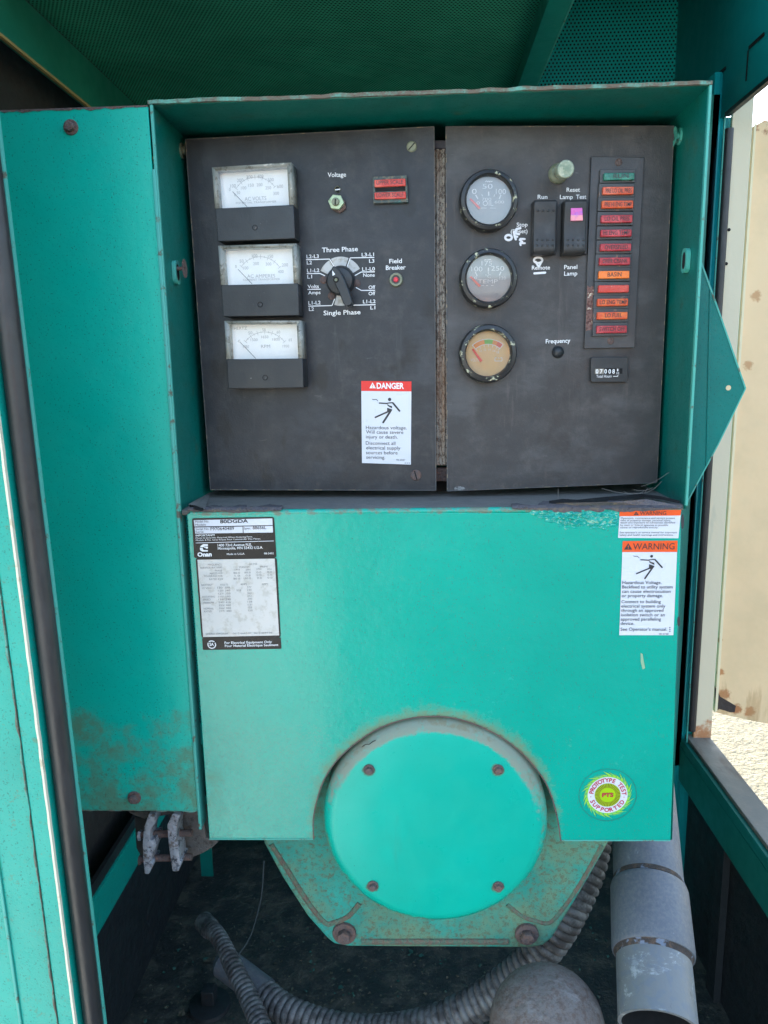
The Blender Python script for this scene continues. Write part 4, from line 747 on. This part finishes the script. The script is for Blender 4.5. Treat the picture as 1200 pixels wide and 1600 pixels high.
part('paint_blob', join(sheet(DR, [(709, 763), (713, 760), (719, 759.6), (725, 761), (727, 764), (720, 766), (711, 766)], .0006)), material('worn_grey_patch', C(128, 128, 126), .7, layers=[dict(s=300, lo=.5, hi=.58, col=G(.05), amt=.8)]), rd)

# ================================================================== LOWER COVER
lv = thing('lower_cover', 'wide glossy teal cover plate with an arch cut around the round disc', 'cover', (.016, YF, -.549))
arch = [(490, 1312), (489.5, 1282), (494, 1255), (503, 1226), (516, 1202), (534, 1180), (560, 1158), (590, 1139), (625, 1126), (660, 1120), (695, 1120), (725, 1126), (757, 1138), (788, 1155), (815, 1176), (836, 1199), (852, 1222), (862, 1245), (869, 1270), (873, 1290), (876, 1314)]
def smooth_pts(P, n=4):
    o = spline([Vector((x, y, 0)) for x, y in P], n); return [(v.x, v.y) for v in o]
arch_s = smooth_pts(arch)
lt = [(292, 804), (296, 801.5), (1062, 801.5), (1065, 804)]
part('cover_plate', bev(slab(FR, lt + [(1048, 1314)] + arch_s[::-1] + [(327, 1312)], 0, -.0028), .0009, 2, 40), mt_cov, lv)
part('top_bend', tube([Vector((FR.hit(297, 800).x + .772 * 0 + (FR.hit(1062, 800).x - FR.hit(297, 800).x) * i / 40, YF + .0032 + .0002 * mn.noise(Vector((i * .4, 0, 0))), ZS - .0034)) for i in range(41)], .0036, 14), mt_cov, lv)
part('blistered_paint', blister(), material('blistered_teal', (.01, .36, .29, 1), .16, layers=[dict(s=120, det=5, lo=.58, hi=.66, col=C(170, 200, 160), amt=.6), dict(s=300, st=(1, 1, 1.8), det=7, lo=.56, hi=.66, col=C(186, 208, 172), amt=.6)]), lv)  # pale fleck layers paint sky highlights onto the wrinkles
part('arch_edge', join(stroke(FR, arch_s, 1.8, .0008, False)), mt_rust, lv)
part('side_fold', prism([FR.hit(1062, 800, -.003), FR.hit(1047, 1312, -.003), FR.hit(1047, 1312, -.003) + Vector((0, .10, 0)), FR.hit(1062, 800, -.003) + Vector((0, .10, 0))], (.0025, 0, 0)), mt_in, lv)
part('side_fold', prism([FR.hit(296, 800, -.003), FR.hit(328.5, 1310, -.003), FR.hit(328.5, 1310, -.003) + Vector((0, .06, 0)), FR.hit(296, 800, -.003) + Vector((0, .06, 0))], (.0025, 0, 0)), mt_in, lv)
part('bottom_edge', stroke(FR, [(327, 1311.3), (489, 1311.3)], 2.2, .0006, False), mt_edge2, lv)
part('bottom_edge', stroke(FR, [(876, 1313.3), (1047, 1313.3)], 2.2, .0006, False), mt_edge2, lv)
for x, y, rx, ry in ((1066.5, 815, 2.4, 12), (1060.5, 971, 2.2, 8)): part('scorch_mark', sheet(FR, [(x + rx * cos(t * pi / 6) - (y * 0), y + ry * sin(t * pi / 6)) for t in range(12)], .0009), material('scorch', C(58, 56, 58), .9), lv)
part('pale_scuff', sheet(FR, [(1001, 1020), (1004, 1022), (1006, 1034), (1008, 1044), (1004, 1046), (1001, 1034)], .0006), material('pale_scuff', C(140, 176, 140), .7), lv)
# --- nameplate
w1, w2, w3 = .0006, .0009, .0012
npg = part('nameplate', join(sheet(FR, quadmap([(300, 809.7), (428.2, 807.6), (432, 871.2), (303.4, 872.2)], [(x, y) for x, y in rrect(0, 0, 1, 1, .035, 4)]), w1),
    sheet(FR, quadmap([(305.6, 872), (432.4, 871.2), (438.7, 996.3), (315, 997.2)], rrect(0, 0, 1, 1, .03, 4)), w1 + .0001),
    sheet(FR, quadmap([(315.8, 997), (438.6, 996), (439.8, 1013.8), (317, 1015.6)], rrect(0, 0, 1, 1, .04, 4)), w1)), mt_npl, lv)
wq = [(302.6, 812.8), (425.4, 810), (426, 820.5), (304, 822.6)], [(304.2, 824.2), (379, 822.8), (379.4, 832.6), (305, 833.8)], [(380.2, 822.7), (426, 821.8), (426.6, 832), (380.6, 832.6)]
part('white_box', join(*[sheet(FR, q, w2) for q in wq], stroke(FR, [(305.8, 848.4), (427.7, 845.2)], .9, w2, False)), mt_lab, npg)
part('data_card', sheet(FR, [(308.4, 874.6), (429.2, 872.8), (436.2, 992.8), (317.4, 995.4)], w2), mt_lab2, npg)
bt = lambda s, a, ya, b2, yb, c, bo=.0, ww=w3: txt(FR, s, a, ya, b2, yb, c, ww, bo)
part('plate_text', join(bt('Model No.', 305, 816.8, 326.6, 816.2, 3.2), bt('Modele', 305.4, 821.6, 321.8, 821.2, 3), bt('80DGDA', 343.8, 817.6, 387.8, 816.4, 4.8, .03), bt('Serial No.', 305.8, 828.4, 327, 827.9, 3.2), bt('F970640489', 329, 828.8, 366, 827.8, 4.4, .01), bt('Serie', 305.8, 832.8, 318, 832.4, 3), bt('Spec.', 381, 827.2, 392.5, 826.9, 3.2), bt('88656L', 395, 827.2, 416, 826.5, 4.4, .01)), mt_ink, npg)
rowsn = [('FREQUENCY', 325, 346.5, 883.8), ('60 HZ', 390, 402, 882.6), ('SERVICE RATING', 313, 347, 888.6), ('STANDBY', 373.5, 390, 887.6), ('PRIME', 407, 419, 886.8), ('PHASE', 336, 347, 893), ('1PH', 367, 374.5, 891.6), ('3PH', 384, 391, 891.6), ('1PH', 401, 408, 890.8), ('3PH', 417, 424, 890.8), ('RATED KW', 328, 348, 897.4), ('80.0', 365, 375, 896.6), ('80.0', 382, 391.5, 896), ('0.0', 401, 408, 895.6), ('0.0', 417.5, 425, 895), ('POWER FACTOR', 319, 348, 901.8), ('1.0', 367, 375, 901), ('0.8', 384, 391.5, 900.6), ('0.0', 401, 408.5, 900), ('0.0', 418, 425, 899.6), ('RATED KVA', 327, 348.5, 906.4), ('80.0', 365, 375, 905.6), ('100.0', 381, 392, 905), ('0.0', 402, 409, 904.4), ('0.0', 418, 425.5, 904),
    ('BATTERY', 315, 332, 915.6), ('VOLTS', 344, 356.5, 915), ('AMPS', 376, 385.5, 914.4), ('AMPS', 409, 418.5, 914), ('12 VDC', 316, 331, 920.4), ('120/ 208', 340, 359, 919.6), ('277', 386, 393, 918.8), ('120/ 240', 341, 359.5, 924.2), ('333', 369.5, 376.5, 923.8), ('240', 386, 393, 923.2), ('127/ 220', 341, 360, 929), ('262', 386.5, 393, 928), ('ROTATING', 316.5, 336, 934), ('110/ 190', 341, 360, 933.6), ('251', 386.5, 393.5, 932.6), ('SPEED', 317, 329, 938.4), ('139/ 240', 341.5, 360.5, 938), ('240', 387, 393.6, 937), ('1800RPM', 318, 334, 943.4), ('240/ 416', 341.5, 360.5, 942.6), ('138', 387, 394, 941.6), ('255/ 440', 342, 361, 947.2), ('131', 387.4, 394, 946.2), ('NOMINAL', 318.5, 334, 952.4), ('266/ 460', 342, 361, 951.6), ('125', 387.6, 394, 950.6), ('RATED', 319, 331, 956.8), ('277/ 480', 342.5, 361.5, 956.2), ('120', 388, 394.6, 955.2), ('WIRING DIAGRAM', 321.5, 356, 992), ('0612-6682-01', 364, 392, 991.2), ('0612-6684-08', 397, 425, 990.4)]
part('card_text', join(*[bt(s, a, y, b2, y - .02 * (b2 - a), 2.6, -.01) for s, a, b2, y in rowsn]), mt_inkg, npg, kind='stuff')
cum = lambda x, y: (312.4 + x * 12.4, 850.2 + y * 11.6)
part('plate_print', join(bt('IMPORTANT!', 305.8, 838.2, 335.6, 837.4, 2.6, .02, w2), bt('Model & Serial No. Required When Ordering Parts.', 305.9, 841.9, 394.8, 839.6, 2.1, 0, w2), bt('Modele & No. Serie Requis Pour Commander Des Pieces.', 306, 845.2, 407.4, 842.7, 2.1, 0, w2), bt('1400 73rd Avenue N.E.', 340.2, 854, 393.4, 852.6, 3.7, .012, w2), bt('Minneapolis, MN 55432 U.S.A.', 340.4, 858.8, 411, 857.2, 3.7, .012, w2),
    bt('Made in U.S.A', 354.4, 867.2, 382, 866.6, 2.8, .005, w2), bt('98-2452', 412.6, 866.2, 427.7, 865.8, 2.6, .005, w2), bt('Onan', 308.7, 869.6, 330.9, 868.9, 5.8, .045, w2), bt('For Electrical Equipment Only', 351, 1006.2, 424.8, 1004.6, 3.5, .015, w2), bt('Pour Material Electrique Seulment', 351.4, 1011, 434.8, 1009.2, 3.5, .015, w2),
    arcband(FR, 330.9, 1007.2, 5.2, 6.8, 60, 300, w2), arcband(FR, 330.9, 1007.2, 5.2, 6.8, 315, 405, w2), bt('SA', 327.4, 1009, 334.2, 1008.9, 4.4, .03, w2),
    sheet(FR, [cum(*p) for p in ((.42, .0), (1, 0), (1, .25), (.62, .25), (.40, .42), (0, .42), (.12, .2))], w2), sheet(FR, [cum(*p) for p in ((.0, .50), (.36, .50), (.36, .70), (.5, .80), (1, .80), (1, 1), (.3, 1), (.08, .88), (0, .7))], w2), sheet(FR, [cum(*p) for p in ((.5, .33), (1, .33), (1, .60), (.72, .60), (.72, .48), (.5, .48))], w2)), mt_wht, npg, kind='stuff')
# --- warning labels
PW = lambda x, y: (940 + x * .216667, 770 + y * .216667)
wl = part('warning_label', sheet(FR, [(968.6, 798.2), (1064.4, 796.4), (1060, 841), (965.7, 840.4)], w1), mt_lab, lv)
part('orange_band', sheet(FR, [(968.6, 798.2), (1064.4, 796.4), (1063.4, 805.4), (967.6, 806.6)], w2), mt_org, wl)
tri(FR, (993.9, 799.2), (990, 804.9), (998, 804.8), w3, mt_ink, mt_org, wl)
part('band_text', bt('WARNING', 999.8, 805, 1040.8, 804.4, 5.6), mt_ink, wl)
part('lettering', join(*[bt(s, *PW(xa, y), *PW(xb, y), 2.7, .0, w2 + .0002) for s, xa, xb, y in (('Operation, maintenance and service present', 138, 530, 189), ('risks of property damage, personal injury,', 137, 500, 205), ('death and exposure to substances identified', 136, 530, 221), ('by state or federal agencies as possible', 135, 480, 239), ('cancer or reproductive toxicity.', 134, 408, 256), ("See operator's or service manual for important", 131, 543, 292), ('safety and health warnings and instructions.', 130, 518, 310))]), mt_ink, wl)
wl2 = part('warning_label', sheet(FR, [(973, 845.6), (1058.7, 844.8), (1052.2, 992.5), (967.6, 992.5)], w1), mt_lab, lv)
part('orange_band', sheet(FR, [(973, 845.6), (1058.7, 844.8), (1057.9, 862.4), (972.2, 862.6)], w2), mt_org, wl2)
tri(FR, (981.6, 848.8), (975.2, 858.8), (987.8, 858.8), w3, mt_ink, mt_org, wl2)
part('band_text', bt('WARNING', 989, 858.6, 1053.8, 858.4, 9.4), mt_ink, wl2)
k2 = .2167 * .62
PFg = lambda x, y: (1018.2 + (x - 470) * k2 * .985, 869.2 + (y - 353) * k2 * .90)
part('pictogram', figure(FR, PFg, w2 + .0002, k2 * .8), mt_ink, wl2)
part('lettering', join(*[bt(s, *PW(xa, y), *PW(xb, y), 4.9, .004, w2 + .0002) for s, xa, xb, y in (('Hazardous Voltage.', 150, 432, 658), ('Backfeed to utility system', 148, 512, 690), ('can cause electrocution', 147, 497, 722), ('or property damage.', 145, 442, 753), ('Connect to building', 143, 427, 796), ('electrical system only', 142, 460, 828), ('through an approved', 141, 445, 859), ('isolation switch or an', 140, 456, 891), ('approved paralleling', 138, 428, 922), ('device.', 137, 235, 953), ("See Operator's manual.", 136, 472, 995))] + [bt('98-5738', *PW(412, 1024), *PW(482, 1024), 2.4, 0, w2 + .0002)] + [disc(FR, *PW(492, y), 1.0, w2 + .0002, 8) for y in (972, 986, 1000)]), mt_ink, wl2)
# --- test seal sticker
mt_yg = material('yellow_green', C(156, 196, 20), .35); mt_flame = material('seal_flames', C(140, 200, 60), .4, layers=[dict(s=260, st=(1, 1, 1), det=6, lo=.5, hi=.6, col=C(50, 176, 130), amt=.7)])
mr_ = material('seal_crimson', C(176, 36, 62), .5)
CX, CY = 949.4, 1242.3
fl = []
for i in range(30):
    a0 = i * 12; c0 = FR.hit(CX, CY, w1); s_ = FR.m(CX, CY, 1, w1)
    P = [c0 + (FR.u * sin(radians(a)) + FR.v * cos(radians(a))) * r * s_ for r, a in ((29, a0), (29, a0 + 13), (35, a0 + 8), (42 - 2 * (i % 3), a0 - 12), (35, a0 - 2))]; fl.append((P, [(0, 1, 2, 3, 4)]))
ts = part('test_seal', join(*[([v + FR.n * .00004 * (i % 3) for v in g[0]], g[1]) for i, g in enumerate(fl)]), mt_flame, lv)
part('outline_ring', disc(FR, CX, CY, 45.2, w1, 60, 44.7), mt_ink, ts)
part('white_ring', disc(FR, CX, CY, 31.2, w2, 48), mt_lab, ts); part('center_disc', disc(FR, CX, CY, 20.3, w3 - .0001, 40), mt_yg, ts)
part('sun_rays', join(*[arcband(FR, CX, CY, 12.5, 19.8, a, a + 3.6, w3 + .0001, 1) for a in range(0, 360, 8)]), material('ray_brown', C(110, 76, 30), .5), ts)
part('lettering', join(arctxt(FR, 'PROTOTYPE TEST', CX, CY, 25.8, 6.6, -80, 84, w3), arctxt(FR, 'SUPPORTED', CX, CY, 25.8, 6.6, 244, 118, w3, True), bt('PTS', 940.6, 1245.4, 958.6, 1245, 6.2, .045, w3 + .0003), disc(FR, 923.2, 1245, .9, w3, 8), disc(FR, 975, 1245.6, .9, w3, 8)), mr_, ts)

# ================================================================== ALTERNATOR END
ae = thing('alternator_end', 'faded teal alternator end with a large round bolted cover disc and rust lined lower housing', 'alternator', (.0155, .9, -.66))
cast = [(398, 1200), (412, 1318), (440, 1370), (480, 1432), (512, 1468), (522, 1476), (545, 1480), (690, 1481), (828, 1482), (848, 1479), (862, 1468), (905, 1398), (952, 1316), (955, 1200)]
part('casting', bev(slab(CA, cast, 0, -.10), .004, 3, 20), mt_cast, ae)
mt_rib = material('rusty_rib', C(112, 98, 84), .9, bump=((160, 5),), layers=[dict(s=110, det=9, rg=.75, lo=.42, hi=.58, col=C(84, 118, 98), amt=.9)])
for pts, wd in (([(424, 1318), (452, 1362), (484, 1412), (508, 1440), (522, 1440), (545, 1430), (562, 1410)], 6), ([(565, 1469.5), (794, 1469.5)], 7), ([(940, 1320), (905, 1382), (872, 1428), (856, 1441), (838, 1438), (815, 1430), (792, 1412)], 5)):
    P = [CA.hit(x, y, -.0016) for x, y in smooth_pts(pts, 5)]; part('rib', tube(P, CA.m(680, 1400, wd * .85), 8), mt_rib, ae)
for x, y in ((538, 1458), (823, 1459)): fix('bolt', mesh('bolt', join(lathe_local([(.01, .18), (.96, .18), (1, .1), (1, -.05)], 28), bev(hexg(.58, .16, .72, rot=.5 if x < 600 else .1), .07, 2)), mt_rust), CA, x, y, 18.5, ae, .001)
dc = CA.hit(679.5, 1283, .079)
rD = FR.m(680, 1290, 178, .0); rc = (.0155, 0, -.5266)
prof = [(.0005, .0), (rD * .5, -.0002), (rD - .016, -.0008), (rD - .010, -.0022), (rD - .004, -.0065), (rD - .0008, -.013), (rD, -.020), (rD, -.070)]
Pdisc = Plane((0, .794, 0)); ctr = Pdisc.hit(680, 1291)
rcov = part('round_cover', xf(lathe_local(prof, 96), Pdisc.mat(ctr)), mt_disc, ae)
for i, (x, y) in enumerate(((576.5, 1202.5), (778.5, 1202.5), (582.5, 1384), (778.5, 1385))): fix('bolt', ME_bolt, Pdisc, x, y, 8.6, rcov, rot=i * .7)
part('paint_crack', stroke(Pdisc, [(566, 1167), (571, 1163), (577, 1163), (583, 1158.5), (587, 1157)], 1.2, -.002, False), mt_black, rcov)

# ================================================================== CABLE CLAMP
cc = thing('cable_clamp', 'corroded grey cast metal clamp with two threaded rods under the tall teal cover', 'clamp', (-.26, .86, -.60))
CL = Plane((0, .835, 0))
def clampplate(pts, wd, m):
    P = [CL.hit(x, y) for x, y in pts]; return bev(prism(P, (0, .028, 0)), .0015, 2)
PZ = lambda x, y: (190 + x * .14167, 1240 + y * .14167)
part('clamp_plate', clampplate([PZ(*p) for p in ((300, 225), (375, 235), (372, 330), (318, 400), (312, 520), (372, 500), (378, 600), (345, 650), (318, 760), (352, 775), (300, 893), (250, 888), (236, 740), (228, 560), (243, 380))], 0, mt_alu), mt_alu, cc)
part('clamp_plate', clampplate([PZ(*p) for p in ((560, 225), (650, 235), (608, 350), (602, 480), (630, 610), (640, 745), (668, 750), (625, 862), (560, 862), (538, 720), (515, 560), (500, 350))], 0, mt_alu), mt_alu, cc)
CLb = Plane((0, .872, 0))
part('clamp_body', bev(slab(CLb, [PZ(*p) for p in ((60, 205), (905, 205), (925, 490), (1075, 528), (1000, 600), (900, 660), (790, 705), (640, 740), (560, 640), (520, 240), (300, 270), (250, 285), (150, 250))], 0, -.02), .002), material('grimy_bracket', C(98, 94, 90), .6, .2, bump=((100, 3),), layers=[dict(s=110, det=8, rg=.7, lo=.5, hi=.62, col=C(64, 58, 54), amt=.8), dict(s=90, det=8, lo=.56, hi=.64, col=C(150, 152, 158), amt=.8, zr=(-.60, -.63))]), cc)
for y in (440, 705):
    a, b_ = CL.hit(*PZ(205, y + 12), -.014), CL.hit(*PZ(778, y - 8), -.014); n = 80; r0 = CL.m(250, 1310, 5.6, -.014)
    part('threaded_rod', tube([a.lerp(b_, i / n) for i in range(n + 1)], [r0 * (1 if i % 2 else .88) for i in range(n + 1)], 14), mt_rust, cc)
part('rod_nut', bev(tube([CL.hit(*PZ(188, 460), -.014), CL.hit(*PZ(222, 460), -.014)], .0068, 6), .0008), mt_alu, cc); part('rod_nut', bev(tube([CL.hit(*PZ(192, 728), -.014), CL.hit(*PZ(226, 728), -.014)], .0062, 6), .0008), mt_rust, cc)
part('back_plate', slab(Plane((0, .90, 0)), [PZ(*p) for p in ((145, 260), (330, 270), (330, 600), (215, 690), (165, 600))], 0, -.004), mt_dark, cc)

# ================================================================== CONDUITS, WIRE, CAP, PIPE
def corrugated(P, r0, r1, pitch, depth, seg=22, sub=6):
    Q = resample(spline(P, 40), pitch / sub); n = len(Q); return tube(Q, [(r0 + (r1 - r0) * i / (n - 1)) * (1 - depth + depth * abs(cos(pi * i / sub)) ** .6) for i in range(n)], seg)
c1 = thing('flexible_conduit', 'thin grey corrugated metal conduit rising from the dark floor at lower left', 'conduit', atd(340, 1500, 1.3), 'flexible conduits on the enclosure floor')
part('conduit', corrugated([atd(322, 1446, 1.36), atd(340, 1462, 1.32), atd(362, 1505, 1.26), atd(388, 1558, 1.2), atd(412, 1615, 1.14), atd(430, 1660, 1.1)], .0145, .0165, .0092, .13), mt_cond, c1)
part('collar', tube([atd(318, 1440, 1.375), atd(329, 1452, 1.35)], .0175, 20), mt_cond, c1)
c2 = thing('flexible_conduit', 'thick dirty corrugated conduit curving from a smooth grey connector up behind the round rusty cap', 'conduit', atd(600, 1600, 1.2), 'flexible conduits on the enclosure floor')
part('conduit', corrugated([atd(408, 1548, 1.24), atd(450, 1580, 1.2), atd(520, 1606, 1.17), atd(600, 1612, 1.15), atd(680, 1598, 1.13), atd(745, 1568, 1.12), atd(810, 1522, 1.11), atd(862, 1465, 1.1), atd(898, 1400, 1.1), atd(920, 1340, 1.12), atd(930, 1270, 1.15)], .0225, .0300, .0115, .12), mt_cond, c2)
part('connector', tube([atd(346, 1500, 1.29), atd(350, 1504, 1.285), atd(415, 1553, 1.235)], [.018, .0245, .0235], 26), mt_pvc, c2)
wr = thing('loose_wire', 'thin dark wire hanging in the gloom beside the thin corrugated conduit', 'wire', atd(395, 1480, 1.3))
part('wire', tube(spline([atd(412, 1345, 1.45), atd(408, 1400, 1.4), atd(392, 1460, 1.33), atd(372, 1492, 1.28)], 10), .0016, 8), material('wire_grey', C(70, 74, 72), .6), wr)
cap = thing('round_cap', 'round domed rusty grey metal cap in front of the corrugated conduit at the bottom', 'cap', atd(856, 1604, .92))
cpos = atd(856, 1605, .90); rcap = 88 / F * .90
dome = [(.0005, rcap * .80)] + [(rcap * sin(radians(t)), rcap * .80 * cos(radians(t))) for t in range(8, 91, 6)] + [(rcap, -.03), (rcap * .8, -.10)]
V_, F_ = lathe_local(dome, 64); V_ = [v + v.normalized() * .0008 * mn.fractal(v * 40, 1, 2, 3) for v in V_]
part('cap_dome', xf((V_, F_), Matrix.Translation(cpos) @ Matrix.Rotation(radians(42), 4, 'X')), mt_dome, cap)
part('cap_stem', tube([cpos + Vector((0, .04, -.06)), Vector((cpos.x, cpos.y + .06, -1.30))], .045, 24), mt_dark, cap)
pp = thing('drain_pipe', 'blue grey plastic pipe with a wider coupling and open lower end', 'pipe', atd(1025, 1560, .9))
A, B = atd(1013, 1375, 1.0), atd(1027, 1590, .872); dr = (B - A)
pt_ = lambda t: A + dr * t
part('upper_pipe', tube([pt_(-2.4), pt_(-1.2), pt_(.10)], .0450, 48), mt_pvc, pp)
part('coupling', bev(tube([pt_(.06), pt_(.10), pt_(.56), pt_(.585)], [.0478, .0495, .0500, .0490], 48), .0008), mt_pvc, pp)
Vt, Ft = tube([pt_(.50), pt_(1.055)], .0448, 48, False); Vi, Fi = tube([pt_(.5), pt_(1.055)], .0405, 48, False)
part('pipe_bore', (Vi, Fi), mt_black, pp)  # black inner wall paints the shade inside the pipe
part('lower_pipe', join((Vt, Ft), (Vt[48:] + Vi[48:], [(i, (i + 1) % 48, 48 + (i + 1) % 48, 48 + i) for i in range(48)])), mt_pvc2, pp)
mt_grime = material('joint_grime', C(64, 56, 50), .9, bump=((160, 4),), layers=[dict(s=120, det=7, lo=.5, hi=.6, col=C(92, 74, 60), amt=.8), dict(s=60, det=7, lo=.55, hi=.62, col=C(116, 126, 140), amt=.9)])
part('joint_ring', tube([pt_(.012), pt_(.03), pt_(.055)], [.0452, .0462, .0470], 48), mt_grime, pp); part('joint_ring', tube([pt_(.585), pt_(.60), pt_(.625)], [.0475, .0462, .0450], 48), mt_grime, pp)
part('dark_bore', (lambda: (tube([pt_(.6), pt_(.62)], .0404, 32)))(), mt_black, pp)  # black plug, shade painted deeper in the bore

fit = thing('floor_fitting', 'small dark round fitting with a square top on the floor by the smooth connector', 'fitting', atd(325, 1570, 1.42))
fp = onZ(328, 1572, -1.299)
part('flange', xf(lathe_local([(.01, .012), (.03, .012), (.042, .008), (.044, 0)], 28), Matrix.Translation(fp)), mt_dark, fit)
part('square_top', bev(box(fp.x - .014, fp.x + .014, fp.y - .014, fp.y + .014, fp.z + .012, fp.z + .045), .003), mt_dark, fit)
rnd_ = random.Random(5); gd = []
for i in range(420):
    px, py = rnd_.uniform(170, 1200), rnd_.uniform(1420, 1600); c = onZ(px, py, -1.2985)
    if c.y > 1.9 or abs(c.x) > .58: continue
    r = rnd_.uniform(.0015, .006) * (2.2 if rnd_.random() < .06 else 1); a0 = rnd_.uniform(0, 6); n = rnd_.randint(3, 6)
    gd.append(([c + Vector((r * cos(a0 + 2 * pi * k / n) * rnd_.uniform(.5, 1), r * sin(a0 + 2 * pi * k / n) * rnd_.uniform(.4, 1), .001 + rnd_.uniform(0, .004))) for k in range(n)], [tuple(range(n))]))
db = part('floor_debris', join(*gd), material('debris', C(96, 88, 72), .9, layers=[dict(s=14, lo=.5, hi=.56, col=C(30, 96, 86), amt=.8)]), smooth=False, kind='stuff')
db['label'] = 'flakes of paint, grit and dry leaf bits scattered over the dark enclosure floor'; db['category'] = 'debris'
# cobweb strands at the corner of the shelf
cw = thing('cobweb', 'torn grey cobweb strands between the grey door corner and the box side', 'cobweb', onZ(1005, 765, ZS))
wg = []
for a, b_, s_ in (((940, 763), (1008, 770), 4), ((1008, 770), (1034, 752), 3), ((975, 768), (1005, 768), 5), ((1008, 770), (1012, 762), 0), ((1002, 760), (1045, 738), 3), ((990, 765), (1020, 762), 3), ((872, 764), (873, 792), 0)):
    P = [FR.hit(a[0] + (b_[0] - a[0]) * t / 8, a[1] + (b_[1] - a[1]) * t / 8 + s_ * sin(pi * t / 8), -.05) for t in range(9)]; wg.append(tube(P, .00028, 4))
part('strands', join(*wg), material('cobweb_grey', C(120, 116, 110), .9), cw, kind='stuff')

# ================================================================== BEHIND THE PHOTOGRAPHER (seen only as reflections)
ct = thing('warehouse', 'orange steel warehouse across the yard, mirrored in the gauge glasses', 'building', (20, -62, GZ))
mt_ct = material('orange_cladding', C(200, 136, 84), .6, layers=[dict(s=.6, det=8, lo=.55, hi=.65, col=C(160, 96, 60), amt=.5)])
part('wall', box(2, 36, -76, -62, GZ - .1, 6.4), mt_ct, ct)
part('cladding_rib', join(*[box(2.2 + i * 1.12, 2.6 + i * 1.12, -62.0, -61.85, GZ, 6.3) for i in range(30)]), mt_ct, ct, kind='stuff')
part('roof', prism([(1.4, -61.4, 6.4), (36.6, -61.4, 6.4), (36.6, -69, 8.4), (1.4, -69, 8.4)], (0, 0, -.25)), mt_galv, ct)
part('door', box(9, 14, -61.84, -61.7, GZ, 3.4), mt_dark, ct)
